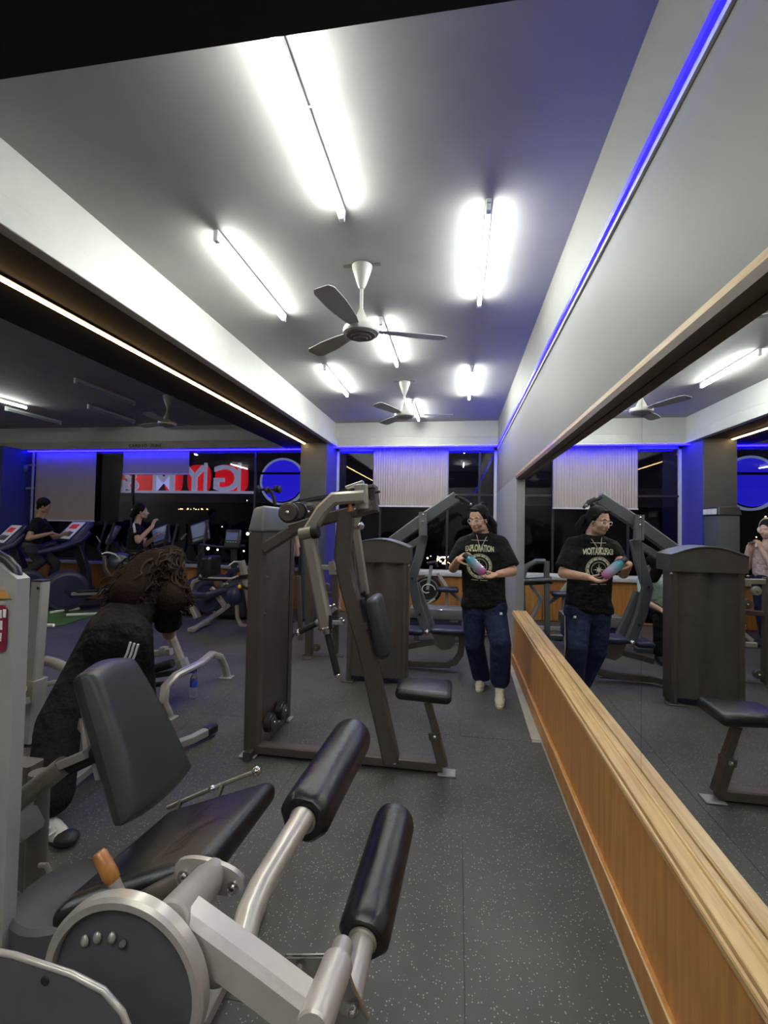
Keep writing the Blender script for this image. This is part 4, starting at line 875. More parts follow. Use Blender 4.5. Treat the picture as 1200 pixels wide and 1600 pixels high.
# back rest
nb, nt_, ft, fb = V((-0.948, 1.24, 0.619)), V((-1.13, 1.27, 1.028)), V((-1.215, 1.58, 0.985)), V((-1.003, 1.66, 0.554))
th = V((-.085, -.01, -.02))
c8 = [nb+th, nb, fb, fb+th, nt_+th, nt_, ft, ft+th]
bm = bmesh.new()
def backrest():
    # rounded slab with bowed top and bottom edges
    m = MB(); N = 14; M_ = 12; grid = []
    nrm = (ft-nt_).cross(nb-nt_).normalized()
    if nrm.x < 0: nrm = -nrm
    T = .075
    def surf(u, v):
        lo = nb.lerp(fb, u); hi = nt_.lerp(ft, u)
        bow = .022*(1-(2*u-1)**2)
        p = lo.lerp(hi, v); p += (hi-lo).normalized()*bow*(v-.5)*2
        return p
    def rnd_(t):   # superellipse falloff
        d = min(t, 1-t); r = .09
        return 1 - math.sqrt(max(0, 1-(1-min(d/r, 1))**2)) if d < r else 0
    us = [0, .012, .035, .07, .12] + [.12+.76*i/8 for i in range(1, 8)] + [.88, .93, .965, .988, 1]
    vs_ = us; n = len(us)
    def z(u, v): return max(rnd_(u), rnd_(v))
    front = [surf(u, v) + nrm*(T/2 - T*.5*z(u, v) + .010*(1-(2*v-1)**2)*(1-z(u,v))) for v in vs_ for u in us]
    back = [surf(u, v) - nrm*(T/2 - T*.5*z(u, v)) for v in vs_ for u in us]
    fs = []
    for j in range(n-1):
        for i in range(n-1):
            a = j*n+i; fs.append((a, a+1, a+n+1, a+n)); fs.append((n*n+a, n*n+a+n, n*n+a+n+1, n*n+a+1))
    for i in range(n-1):
        for (a, b) in ((i, i+1), ((n-1)*n+i+1, (n-1)*n+i), ((i+1)*n, i*n), (i*n+n-1, (i+1)*n+n-1)): fs.append((a, n*n+a, n*n+b, b))
    return m.add(front+back, fs)
bm.free()
part('back_rest', backrest(), 'vinyl_soft', F, angle=60, label='big black back pad, slightly worn')
bc = (nb+fb+nt_+ft)/4
part('back_plate', MB().box(bc+V((-.075, 0, 0)), (.02, .2, .25), Matrix.Rotation(radians(-16), 3, 'Y'), .004, 1), 'silver_matte', F)
part('back_carrier', MB().bar([bc+V((-.08, 0, .0)), bc+V((-.13, -.03, .0)), V((-1.123, 1.34, 0.765))], .06, .06), 'silver_matte', F)
# handle with orange grip
hg = [(-0.822, 1.0, 0.721), (-0.779, 1.0, 0.659)]; hs = [(-0.783, 1.0, 0.664), (-0.755, 1.0, 0.616)]
part('lever_rod', MB().cyl(hs[0], hs[1], .014), 'silver', F)
part('lever_grip', MB().lathe([(.012, 0), (.016, .004), (.018, .02), (.016, .07), (.012, .076)], hg[1], V(hg[0])-V(hg[1]), 16), 'orange_wood', F, label='orange wooden lever grip')
# cam disc
dc = V((-0.568, 0.75, 0.685)); rr = .155
part('cam_disc', MB().lathe([(rr-.006, .030), (rr, .025), (rr, .006), (rr-.006, 0), (rr-.018, 0), (rr-.020, .006), (rr-.02, .012)], dc+V((0, 0, 0)), Y1, 72, cap=False), 'silver', F, label='bright rim of the cam disc')
part('cam_face', MB().lathe([(rr-.016, .012), (.001, .012)][::-1] + [(.001, .03), (rr-.012, .03)][:0], dc, Y1, 72, cap=False), 'disc_grey', F, label='dark speckled disc face')
part('cam_back', MB().cyl(dc+V((0,.013,0)), dc+V((0,.030,0)), rr-.008, 48), 'disc_grey', F)
for p_ in [(-0.644, 0.758, 0.753), (-0.62, 0.758, 0.762), (-0.591, 0.758, 0.766)]: part('face_bolt', MB().ball(p_, (.0075, .006, .0105), 10), 'silver', F)
part('pin_hole', MB().cyl(V((-0.576, 0.765, 0.752)), V((-0.568, 0.755, 0.762)), .0065), 'black_plastic', F)
# pivot axle and flange
ax0, ax1 = V((-0.512, 0.8, 0.762)), V((-0.556, 1.0, 0.697))
part('pivot_barrel', MB().cyl(V((-0.499, 0.78, 0.784)), V((-0.538, 0.98, 0.706)), .036, 30), 'silver_worn', F)
part('pivot_sleeve', MB().cyl(V((-0.541, 0.985, 0.702)), V((-0.547, 1.03, 0.691)), .030, 30), 'silver', F)
fc = V((-0.56, 1.02, 0.679))
pts = []
for i in range(28):
    t = 2*pi*i/28; x = .086*math.copysign(abs(cos(t))**.9, cos(t)); z = 0.036*math.copysign(abs(sin(t))**.9, sin(t)); pts.append(fc + V((x+.006, 0, z+.006-x*.10)))
part('flange_plate', MB().prism(pts, (0, .012, 0)), 'silver', F)
for dx, dz in ((-.055, -.004), (.066, -.014)):
    bolt(fc+V((dx, 0, dz+.004)), (0,-1,0), F, .013)
part('carrier_tube', MB().tube([(-0.632, 1.1, 0.614), (-0.707, 1.1, 0.573), (-0.771, 1.1, 0.533), (-0.832, 1.1, 0.479)], .030, 18), 'bronze', F, label='brownish cross tube')
part('stop_horn', MB().tube([(-0.625, 1.05, 0.632), (-0.641, 1.05, 0.665), (-0.634, 1.05, 0.684)], .016, 12), 'silver', F)
# main swing arm
am = [(-0.496, 0.82, 0.767), (-0.349, 0.82, 0.711), (-0.188, 0.82, 0.65)]
part('swing_arm', MB().bar([(-0.491, 0.82, 0.76), (-0.349, 0.82, 0.689), (-0.237, 0.82, 0.63)], .060, .076, ch=.2), 'silver_worn', F, label='thick pale swing arm')
q0, q1, q2 = V((-0.386, 0.83, 0.713)), V((-0.397, 0.95, 0.738)), V((-0.367, 1.13, 0.778))
part('roller_axle', MB().tube([q0, q0.lerp(q1, .55)+V((-.006,0,0)), q1, q2], .0265, 22), 'silver', F, label='bent tube carrying the upper roller')

# upper and lower foam rollers
def roller(p0, p1, r0, r1, label):
    p0, p1 = V(p0), V(p1); L = (p1-p0).length
    n = 40; prof = [(r0*.42, .0), (r0*.80, -.004), (r0*.96, .008), (r0, .03)] + [(r0+(r1-r0)*t, L*t) for t in (.2, .4, .6, .8, .93)] + [(r1*.93, L-.008), (r1*.6, L)]
    mb = MB().lathe([(a, b) for a, b in prof], p0, p1-p0, n)
    # gathered vinyl: small pleats around the near end
    zc = (p1-p0).normalized(); out = []
    for i, v in enumerate(mb.v):
        ring, j = divmod(i, n); v = V(v)
        if ring in (1, 2, 3):
            c0 = p0 + zc*zc.dot(v-p0); v = c0 + (v-c0)*(1 + .035*sin(j*7.3)*(1 if ring < 3 else .4))
        out.append(tuple(v))
    mb.v = out
    o = part('roller_pad', mb, 'vinyl', F, label=label, angle=50)
    return o
ra0, ra1 = (-0.37, 1.14, 0.765), (-0.338, 1.56, 0.79); rb0, rb1 = (-0.204, 1.09, 0.541), (-0.179, 1.47, 0.587)
roller(ra0, ra1, .066, .066, 'upper black roller cushion'); roller(rb0, rb1, .062, .062, 'lower black roller cushion')
part('axle_collar', MB().cyl(V(ra0)+(V(ra0)-V(ra1)).normalized()*.012, V(ra0), .034, 24), 'champagne', F)
part('axle_collar', MB().cyl(V(rb0)+(V(rb0)-V(rb1)).normalized()*.012, V(rb0), .034, 24), 'champagne', F)
part('roller_axle', MB().cyl(V((-0.2, 0.93, 0.553)), rb0, .027, 24), 'silver', F, label='short tube of the lower roller')
part('cross_barrel', MB().cyl(V((-0.224, 0.76, 0.671)), V((-0.217, 0.9, 0.655)), .030, 28), 'silver_worn', F)
part('barrel_pin', MB().cyl(V((-0.217, 0.9, 0.655)), V((-0.219, 0.95, 0.644)), .021, 24), 'silver', F)
pl_ = [(-0.333, 0.93, 0.623), (-0.229, 0.93, 0.64), (-0.207, 0.93, 0.628), (-0.192, 0.93, 0.589), (-0.16, 0.93, 0.531), (-0.179, 0.93, 0.468), (-0.23, 0.93, 0.434), (-0.3, 0.93, 0.571)]
part('adjuster_plate', MB().prism(pl_, (0, .006, 0)), 'steel', F, label='thin polished adjuster plate')
part('plate_edge', MB().tube([V(p)+V((0,-.002,0)) for p in pl_[:5]], .0035, 8), 'chrome', F)
for p_ in [(-0.301, 0.925, 0.61), (-0.19, 0.925, 0.55)]: bolt(p_, (0,-1,0), F, .010)
# lower pulley seen under the arm
lp = V((-0.566, 1.05, 0.471)); part('lower_pulley', MB().lathe([(.065, 0), (.07, .004), (.06, .014), (.07, .024), (.065, .028)], lp, Y1, 32), 'steel', F)
part('lower_link', MB().bar([lp+V((0,.014,0)), dc+V((.05, .1, -.05))], .03, .06), 'silver_matte', F)
# frame under the seat: posts, rails, feet
post_top = V((-1.433, 1.45, 0.616))
part('rear_post', MB().tube([post_top, (post_top.x, 1.45, .02)], .033, 18), 'taupe', F)
part('rear_upright', MB().bar([V((-1.574, 1.52, 0.604)), V(((-1.574, 1.52, 0.604)[0], 1.52, .02))], .07, .12), 'taupe', F)
tb = [(-1.468, 1.32, 0.529), (-1.352, 1.32, 0.616), (-1.218, 1.32, 0.724)]
part('arm_tube', MB().tube(tb, .030, 18), 'champagne', F, label='pale tube behind the tower')
tb2 = [(-1.286, 1.34, 0.675), (-1.145, 1.34, 0.749), (-1.09, 1.34, 0.782)]
part('arm_grip', MB().tube(tb2, .026, 16), 'rubber_black', F); part('grip_insert', MB().bar([(-1.244, 1.31, 0.719), (-1.131, 1.31, 0.773)], .02, .026), 'silver', F)
part('side_block', MB().bar([(-1.36, 1.25, 0.523), (-1.264, 1.25, 0.589)], .08, .075, ch=.15), 'silver', F)
part('side_plate', MB().box(V((-1.386, 1.35, 0.557)), (.035, .04, .08), bev=.006), 'silver_matte', F)
part('post_hook', MB().tube([(-1.37, 1.4, 0.34), (-1.345, 1.4, 0.343), (-1.332, 1.4, 0.324), (-1.331, 1.4, 0.299)], .008, 8), 'silver', F)
part('frame_stub', MB().cyl((-1.292, 1.2, 0.375), (-1.254, 1.2, 0.386), .03), 'champagne', F)
for p_ in [(-1.289, 1.2, 0.503), (-1.284, 1.2, 0.435)]: part('frame_nut', MB().ball(p_, .010), 'chrome', F)
part('main_rail', MB().bar([(-1.15, 1.45, .04), (-.74, 1.42, .04)], .07, .08, up=(0,0,1)), 'silver_matte', F)
part('seat_column', MB().bar([(-.80, 1.42, .06), (-.80, 1.40, .46)], .08, .10), 'silver_matte', F)
part('front_foot', MB().bar([(-.74, 1.3, .03), (-.74, 1.75, .03)], .05, .07, up=(0,0,1)), 'silver_matte', F)
part('pivot_column', MB().bar([dc+V((-.03, .16, -.04)), (dc.x-.06, .94, .05), (dc.x-.2, 1.35, .04)], .08, .08, up=(1,0,0)), 'silver_matte', F)
# weight tower at the left frame edge: sloping head, instruction placard
tp = [(-1.444, 1.0, 1.579), (-1.14, 1.0, 1.417), (-1.072, 1.0, 1.351), (-1.071, 1.0, 1.046), (-1.074, 1.0, 0.51), (-1.07, 1.0, 0.346), (-1.369, 1.0, 0.294)]
part('weight_tower', MB().prism([tp[0]] + tp[2:], (0, .035, 0)), 'silver_matte', F, label='pale grey weight tower plate')
part('tower_head', MB().tube([(-1.225, 1.02, 1.433), (-1.159, 1.02, 1.409), (-1.124, 1.02, 1.394), (-1.099, 1.02, 1.372), (-1.092, 1.02, 1.348)], .012, 12), 'black_plastic', F)
pc = [(-1.171, 0.997, 1.283), (-1.101, 0.997, 1.286), (-1.093, 0.997, 1.278), (-1.091, 0.997, 1.192), (-1.097, 0.997, 1.173), (-1.165, 0.997, 1.169)]
pk = part('placard', MB().prism(pc, (0, -.003, 0)), 'label_red', F, label='dark red instruction placard')
for k in range(3):
    a, b = 952+k*22, 969+k*22
    for u in (-22, -9, 3):
        pass
for q_ in ([(-1.127, 0.993, 1.274), (-1.105, 0.993, 1.275), (-1.104, 0.993, 1.255), (-1.126, 0.993, 1.254)], [(-1.101, 0.993, 1.277), (-1.092, 0.993, 1.277), (-1.093, 0.993, 1.257), (-1.1, 0.993, 1.257)], [(-1.126, 0.993, 1.248), (-1.102, 0.993, 1.249), (-1.101, 0.993, 1.227), (-1.125, 0.993, 1.226)], [(-1.124, 0.993, 1.218), (-1.102, 0.993, 1.219), (-1.103, 0.993, 1.199), (-1.123, 0.993, 1.198)]):
    part('placard_picture', MB().prism(q_, (0, -.001, 0)), 'white_plastic', pk)
part('tower_label', MB().prism([(-1.154, 0.997, 1.323), (-1.101, 0.997, 1.323), (-1.085, 0.997, 1.304), (-1.153, 0.997, 1.298)], (0, -.003, 0)), 'label_orange', F, label='orange label')
part('tower_slot', MB().prism([(-1.11, 0.998, 1.185), (-1.104, 0.998, 1.185), (-1.104, 0.998, 1.175), (-1.109, 0.998, 1.175)], (0, -.003, 0)), 'black_plastic', F)
# near cover plate with bright edge, bottom left corner
cp = [(-0.713, 0.6, 0.87), (-0.625, 0.6, 0.869), (-0.531, 0.6, 0.858), (-0.48, 0.6, 0.844), (-0.449, 0.6, 0.819), (-0.433, 0.6, 0.788), (-0.421, 0.6, 0.726), (-0.702, 0.6, 0.67)]
part('cover_plate', MB().prism(cp, (0, .008, 0)), 'disc_grey', F, label='dark cover plate nearest the camera')
part('cover_edge', MB().tube([V(p)+V((0,.002,0)) for p in cp[:7]], .0042, 10), 'silver', F)
part('plate_hole', MB().cyl(V((-0.571, 0.6, 0.844))+V((0,.004,0)), V((-0.571, 0.6, 0.844))+V((0,-.0015,0)), .0068, 20), 'black_plastic', F)
part('cover_bracket', MB().bar([V(cp[7])+V((.02, .02, .0)), (-.62, .78, .45), (-.62, .90, .06)], .05, .05), 'silver_matte', F)

# ================================================================== PEOPLE
def cap(p0, p1, r0, r1, flat=None, n=14):
    """tapered capsule; flat=(axis vector, factor) squashes the section along an axis"""
    m = MB(); p0, p1 = V(p0), V(p1); d = p1-p0; L = max(d.length, 1e-4); z = d/L; x = z.orthogonal().normalized(); y = z.cross(x)
    rings = []
    for i in range(5):
        t = pi/2*(1-i/4); rings.append((p0 - z*r0*sin(t), r0*cos(t)))
    for i in range(5):
        t = pi/2*i/4; rings.append((p1 + z*r1*sin(t), r1*cos(t)))
    vs = []
    for c, r in rings:
        r = max(r, .0005)
        for j in range(n): vs.append(c + (x*cos(2*pi*j/n) + y*sin(2*pi*j/n))*r)
    if flat:
        a = V(flat[0]).normalized(); k = flat[1]; mid = (p0+p1)/2
        a = (a - z*a.dot(z)).normalized()
        vs = [v - a*((v-p0).dot(a))*(1-k) for v in vs]
    R_ = len(rings)
    fs = [(i*n+j, i*n+(j+1) % n, (i+1)*n+(j+1) % n, (i+1)*n+j) for i in range(R_-1) for j in range(n)] + [tuple(range(n))[::-1], tuple((R_-1)*n+j for j in range(n))]
    return m.add(vs, fs)
def frus(p0, p1, r0, r1, n=18):
    return MB().lathe([(r0*.9, -r0*.3), (r0, 0), (r1, (V(p1)-V(p0)).length)], p0, V(p1)-V(p0), n)
def remesh(name, ms, m, parent, vox=.006, it=4, label=None, cut=None):
    me = bpy.data.meshes.new(name); vs = []; fs = []
    for q in ms:
        o = len(vs); vs += q.v; fs += [tuple(i+o for i in f) for f in q.f]
    off = wloc(parent)
    me.from_pydata([tuple(V(p)-off) for p in vs], [], fs)
    bm = bmesh.new(); bm.from_mesh(me); bmesh.ops.recalc_face_normals(bm, faces=bm.faces[:]); bm.to_mesh(me); bm.free()
    o = bpy.data.objects.new(name, me); COL.objects.link(o)
    r = o.modifiers.new('r', 'REMESH'); r.mode = 'VOXEL'; r.voxel_size = vox; r.use_smooth_shade = True
    if it:
        s = o.modifiers.new('s', 'SMOOTH'); s.iterations = it; s.factor = .5
    dg = bpy.context.evaluated_depsgraph_get(); me2 = bpy.data.meshes.new_from_object(o.evaluated_get(dg))
    bpy.data.objects.remove(o); bpy.data.meshes.remove(me)
    me2.name = name
    if cut:   # delete everything past a plane: clean garment edges
        bm = bmesh.new(); bm.from_mesh(me2)
        for co, no in cut:
            bmesh.ops.bisect_plane(bm, geom=bm.verts[:]+bm.edges[:]+bm.faces[:], plane_co=V(co)-off, plane_no=V(no), clear_outer=True)
        bm.to_mesh(me2); bm.free()
    me2.materials.clear(); me2.materials.append(MATS[m]); me2.polygons.foreach_set('use_smooth', [True]*len(me2.polygons))
    o = bpy.data.objects.new(name, me2); link(o, parent)
    if label: o['label'] = label
    return o
def frame(fwd, up=(0,0,1)):
    """matrix with columns: right (person's left), forward, up"""
    f = V(fwd).normalized(); u = V(up); u = (u - f*u.dot(f)).normalized(); r = f.cross(u)
    return Matrix((r, f, u)).transposed()      # local x = person's right, y = forward, z = up
def head_prims(c, R, s=1.0):
    """c: head centre, local axes x right, y forward, z up"""
    P_ = lambda x, y, z: V(c) + R @ (V((x, y, z))*s)
    ms = [MB().ball(P_(0, -.012, .035), (.076*s, .094*s, .088*s), 24, R=R), MB().ball(P_(0, .022, -.02), (.063*s, .070*s, .080*s), 22, R=R),
          MB().ball(P_(0, .052, -.082), (.032*s, .034*s, .028*s), 16, R=R), cap(P_(-.045, .01, -.07), P_(0, .055, -.088), .026*s, .022*s), cap(P_(.045, .01, -.07), P_(0, .055, -.088), .026*s, .022*s)]
    ms += [cap(P_(0, .082, .008), P_(0, .106, -.030), .009*s, .014*s), MB().ball(P_(-.012, .092, -.034), (.010*s, .010*s, .008*s), 10), MB().ball(P_(.012, .092, -.034), (.010*s, .010*s, .008*s), 10)]
    ms += [cap(P_(-.040, .072, .028), P_(-.012, .085, .026), .010*s, .010*s), cap(P_(.040, .072, .028), P_(.012, .085, .026), .010*s, .010*s)]
    ms += [MB().ball(P_(-.040, .058, -.030), (.022*s, .022*s, .022*s), 12), MB().ball(P_(.040, .058, -.030), (.022*s, .022*s, .022*s), 12)]
    ms += [cap(P_(-.018, .083, -.058), P_(.018, .083, -.058), .011*s, .011*s)]
    for e in (-1, 1): ms += [MB().ball(P_(e*.078, -.012, -.006), (.010*s, .020*s, .032*s), 12, R=R)]
    return ms
def face_parts(c, R, s, body, brow='hair_black', look=0):
    P_ = lambda x, y, z: V(c) + R @ (V((x, y, z))*s)
    for e in (-1, 1):
        eb = part('eye', MB().ball(P_(e*.029, .071, .006), (.0135*s, .0125*s, .009*s), 14, R=R), 'eye_white', body)
        part('iris', MB().ball(P_(e*.029-.002, .0815, .003), (.0055*s, .003*s, .0055*s), 10, R=R), 'iris', eb)
        part('eyelid', MB().tube([P_(e*.029-.014, .078, .011), P_(e*.029, .085, .0145), P_(e*.029+.014, .078, .011)], .0035*s, 6), 'skin', eb)
        part('eyebrow', MB().tube([P_(e*.012, .092, .030), P_(e*.030, .088, .036), P_(e*.048, .072, .029)], [.003*s, .0042*s, .002*s], 6), brow, body)
    part('lips', MB().ball(P_(0, .0925, -.0545), (.019*s, .006*s, .0045*s), 14, R=R).ball(P_(0, .0925, -.062), (.017*s, .0065*s, .0055*s), 14, R=R), 'lip', body)
def hand_prims(w, d, n, side, curl=30, spread=1, s=1.0, thumb_in=.5, grip=None):
    """w wrist, d direction of the fingers, n palm normal (the way fingers curl), side +1: thumb on the d x n side"""
    d = V(d).normalized(); n = V(n); n = (n - d*n.dot(d)).normalized(); t = d.cross(n)*side
    w = V(w); ms = [cap(w - d*.02*s, w + d*.03*s, .025*s, .027*s, (n, .7)), cap(w + d*.03*s + t*.022*s, w + d*.075*s + t*.026*s, .018*s, .013*s, (n, .85)), cap(w + d*.03*s - t*.015*s, w + d*.075*s - t*.026*s, .018*s, .012*s, (n, .85)), cap(w + d*.03*s, w + d*.078*s, .020*s, .014*s, (n, .8))]
    L = [(.030, 1.0, .0), (.011, 1.08, .003), (-.010, 1.0, .0), (-.029, .80, -.008)]
    for k, (o, l, b) in enumerate(L):
        p = w + d*(.082+b)*s + t*o*s; a = radians(curl*.6); sp = radians(4.5*(1.5-k)*spread); ln = [.040*l*s, .026*l*s, .021*l*s]; r = [.0088*s, .0080*s, .0072*s, .0062*s]
        for i in range(3):
            dd = (d*cos(a) + n*sin(a)); dd = (dd*cos(sp) + t*sin(sp)).normalized()
            q = p + dd*ln[i]; ms.append(cap(p, q, r[i], r[i+1], n=10)); p = q; a += radians(curl*(1.0 if i == 0 else .8))
    p = w + d*.022*s + t*.024*s; a = thumb_in
    for i, (l, r0, r1) in enumerate(((.036, .0145, .0105), (.030, .0102, .0088), (.024, .0086, .0072))):
        dd = (d*(.62+.12*i) + t*(.72-.22*i) + n*a*(.5+.3*i)).normalized(); q = p + dd*l*s; ms.append(cap(p, q, r0*s, r1*s, n=10)); p = q
    return ms
def limb(pts, rs, flat=None): return [cap(a, b, r0, r1, flat) for a, b, r0, r1 in zip(pts[:-1], pts[1:], rs[:-1], rs[1:])]
def torso(hip, chest, R, wh, wc, dh, dc, wm=None, dm=None):
    """stack of ellipsoids from hips to shoulders"""
    hip, chest = V(hip), V(chest); ms = []
    for i in range(15):
        t = i/14; p = hip.lerp(chest, t); ww = wh + (wc-wh)*t; dd = dh + (dc-dh)*t
        if wm: k = 4*t*(1-t); ww += (wm-(wh+wc)/2)*k; dd += (dm-(dh+dc)/2)*k
        ms.append(MB().ball(p, (ww, dd, .085), 20, R=R))
    return ms
def shoe(heel, toe, m, body_parent, name='shoe', sole='white_plastic', h=.075, w=.042, label=None, extra=None):
    heel, toe = V(heel), V(toe); d = toe-heel; L = d.length; f = d/L; up = V((0,0,1)); s_ = f.cross(up).normalized()
    ms = [cap(heel+f*.04+up*.04, heel+f*.12+up*.045, .040, .036), cap(heel+f*.12+up*.04, toe-f*.045+up*.028, .040, .028), cap(heel+f*.14+up*.028+s_*.012, toe-f*.05+up*.026+s_*.01, .034, .026), cap(heel+f*.14+up*.028-s_*.012, toe-f*.06+up*.026-s_*.01, .034, .026), cap(heel+f*.05+up*.05, heel+f*.05+up*.085, .038, .040)]
    o = remesh(name, ms, m, body_parent, .006, 3, label, cut=[((heel.x, heel.y, heel.z+.012), -up)])
    out = []
    for i in range(24):
        t = 2*pi*i/24; rr = .040 + .006*cos(t); out.append(heel + f*(L/2 + (L/2)*cos(t)) + s_*rr*sin(t)*(1.0 if abs(sin(t)) < .8 else .98))
    part('sole', MB().prism([V((p.x, p.y, heel.z)) for p in out], (0, 0, .020)), sole, o)
    return o

# ------------------------------------------------------------------ walking woman with bottle
W1 = thing('person', 'woman in black graphic tee and blue jeans walking beside the mirror holding a gradient bottle', 'person', (.22, 4.3, 0))
neck = V((.215, 4.30, 1.46)); 
hc = V((0.18, 4.24, 1.566)); 
fw = V((-.50, -.86, -.20)); HR = frame(fw)      # looks down to the picture's left
TR = frame((-.18, -.98, 0))
shL, shR = V((0.376, 4.3, 1.363)), V((0.059, 4.3, 1.344))     # picture right / picture left
elL, elR = V((0.476, 4.22, 1.116)), V((-0.035, 4.3, 1.121))
wrL, wrR = V((0.342, 4.0, 1.112)), V((0.009, 4.04, 1.221))
hip = V((0.244, 4.33, 0.798)); ch = V((0.226, 4.31, 1.244))
b0, b1 = V((0.067, 3.97, 1.26)), V((0.221, 3.97, 1.116))      # bottle axis
bd = (b1-b0).normalized()
body = head_prims(hc, HR, .95)
body += [cap(hc + HR @ V((0, -.03, -.06)), neck, .052, .058), cap(neck, neck - V((0, 0, .06)), .06, .10)]
body += torso(hip, ch + V((0, 0, .03)), TR, .155, .165, .11, .10)
body += limb([shL, elL, wrL], [.055, .045, .030]) + limb([shR, elR, wrR], [.055, .043, .028])
kneeL, ankL = V((0.379, 4.16, 0.502)), V((0.385, 4.25, 0.14)); kneeR, ankR = V((0.164, 4.36, 0.441)), V((0.241, 4.56, 0.053))
hL = V((0.339, 4.31, 0.72)); hR = V((0.16, 4.35, 0.704))
body += limb([hL, kneeL, ankL], [.088, .060, .040]) + limb([hR, kneeR, ankR], [.088, .060, .040])
# her left hand under the bottle, palm up, fingers towards the picture's left
body += hand_prims(wrL, (b1 + V((.0, .0, -.045))) - wrL, V((0, -.15, 1)), 1, curl=24, s=.98, thumb_in=.6)
# her right hand round the cap
body += hand_prims(wrR, (b0 + V((.01, .0, .01))) - wrR, V((.1, .75, -.65)), -1, curl=46, s=.95, thumb_in=.8)
bodyo = remesh('body', body, 'skin', W1, .0042, 4)
face_parts(hc, HR, .95, bodyo)
# hair: cap, parted, long ponytail over the shoulder
hp = lambda x, y, z: hc + HR @ V((x, y, z))
hairs = [MB().ball(hp(0, -.030, .045), (.086, .096, .092), 24, R=HR), cap(hp(-.072, .01, .045), hp(-.075, -.02, -.015), .018, .014), cap(hp(.072, .01, .045), hp(.075, -.02, -.015), .018, .014), cap(hp(-.02, .062, .098), hp(.03, .055, .100), .014, .014),
         MB().ball(hp(-.01, -.08, .12), (.03, .03, .03), 12), cap(hp(0, -.10, .03), hp(-.03, -.135, .0), .034, .032), cap(hp(-.03, -.135, .0), hp(-.075, -.14, -.07), .034, .036), cap(hp(-.075, -.14, -.07), hp(-.10, -.11, -.15), .036, .018)]
hr = remesh('hair', hairs, 'hair_black', W1, .006, 2)
gl = part('glasses', MB(), 'white_plastic', W1) if 0 else None
gm = MB()
for e in (-1, 1):
    gm.tube([hp(e*.032+.024*cos(t), .098-.012*abs(cos(t))*(1 if e*cos(t) > 0 else 0), .002+.017*sin(t)) for t in [2*pi*i/16 for i in range(17)]], .0015, 6)
    gm.tube([hp(e*.056, .090, .008), hp(e*.082, .02, .006), hp(e*.084, -.02, .0)], .0015, 6)
gm.tube([hp(-.009, .100, .004), hp(.009, .100, .004)], .0022, 6)
part('glasses', gm, 'white_plastic', W1, label='clear framed glasses')
# tee
sl0, sl1 = shL.lerp(elL, .86), shR.lerp(elR, .86)
tee = torso(hip + V((0, 0, .02)), ch + V((0, 0, .025)), TR, .195, .20, .142, .125)
tee += [frus(shL + V((0, 0, -.005)), sl0, .076, .088), frus(shR + V((0, 0, -.005)), sl1, .074, .086), cap(shL, neck + V((.03, 0, -.045)), .068, .05), cap(shR, neck + V((-.03, 0, -.045)), .068, .05), cap(shL, shR, .07, .07), frus(ch + V((0, 0, .05)), neck + V((0, -.01, .03)), .13, .074), frus(ch + V((0, -.01, .05)), neck + V((0, -.03, .01)), .12, .080)]
tee += [cap(hip + V((-.12, .0, .06)), hip + V((-.13, -.02, -.0)), .075, .08), cap(hip + V((.11, .0, .08)), hip + V((.12, -.02, -.0)), .08, .085)]
tee_o = remesh('tee_shirt', tee, 'tee_black', W1, .0075, 10, cut=[(hip + V((0, 0, .035-.06)), (0, 0, -1)), (neck + V((0, 0, .012)), (0, -.25, 1))])
def project_print(mb, o, parent, name, m, dirv=(0, 1, 0), lift=.003):
    bm = bmesh.new(); bm.from_mesh(o.data); tr = BVHTree.FromBMesh(bm); bm.free(); off = wloc(o); d = V(dirv).normalized(); out = []
    for v in mb.v:
        v = V(v); h = tr.ray_cast(v - off - d*1.0, d)
        out.append(tuple((h[0] + off - d*lift) if h[0] else v))
    mb.v = out; return part(name, mb, m, parent, smooth=False)
def densify(mb, L=.012):
    bm = bmesh.new(); vs = [bm.verts.new(p) for p in mb.v]
    for f in mb.f:
        try: bm.faces.new([vs[i] for i in f])
        except Exception: pass
    bmesh.ops.triangulate(bm, faces=bm.faces[:])
    for _ in range(3):
        es = [e for e in bm.edges if e.calc_length() > L]
        if not es: break
        bmesh.ops.subdivide_edges(bm, edges=es, cuts=1); bmesh.ops.triangulate(bm, faces=bm.faces[:])
    bm.verts.index_update(); m = MB().add([v.co.copy() for v in bm.verts], [[v.index for v in f.verts] for f in bm.faces]); bm.free(); return m
def flat_text(s, size, bold=0, mirror=False):
    cu = bpy.data.curves.new('t', 'FONT'); cu.body = s; cu.size = size; cu.align_x = 'CENTER'; cu.offset = bold; cu.resolution_u = 3
    o = bpy.data.objects.new('t', cu); COL.objects.link(o); dg = bpy.context.evaluated_depsgraph_get()
    me = bpy.data.meshes.new_from_object(o.evaluated_get(dg)); m = MB().add([(v.co.x, 0, v.co.y) for v in me.vertices], [tuple(p.vertices) for p in me.polygons]); bpy.data.objects.remove(o); return m
tc_ = V((0.194, 4.1, 1.272))
ang = math.atan2(-.18, .98)
def on_chest(mb, dz, sx=1, sz=1):
    return MB().add([(tc_.x + x*cos(.18)*sx, 3.8, tc_.z + dz + z*sz) for x, y, z in mb.v], mb.f)
t = flat_text('EXPLORATION', .05, .0022)
wd = max(v[0] for v in t.v); t.v = [(x/wd*.125, 0, (z*(1.15 + .55*(1-(x/wd)**2)))) for x, y, z in t.v]
project_print(densify(on_chest(t, .015)), tee_o, tee_o, 'chest_lettering', 'print_cream')
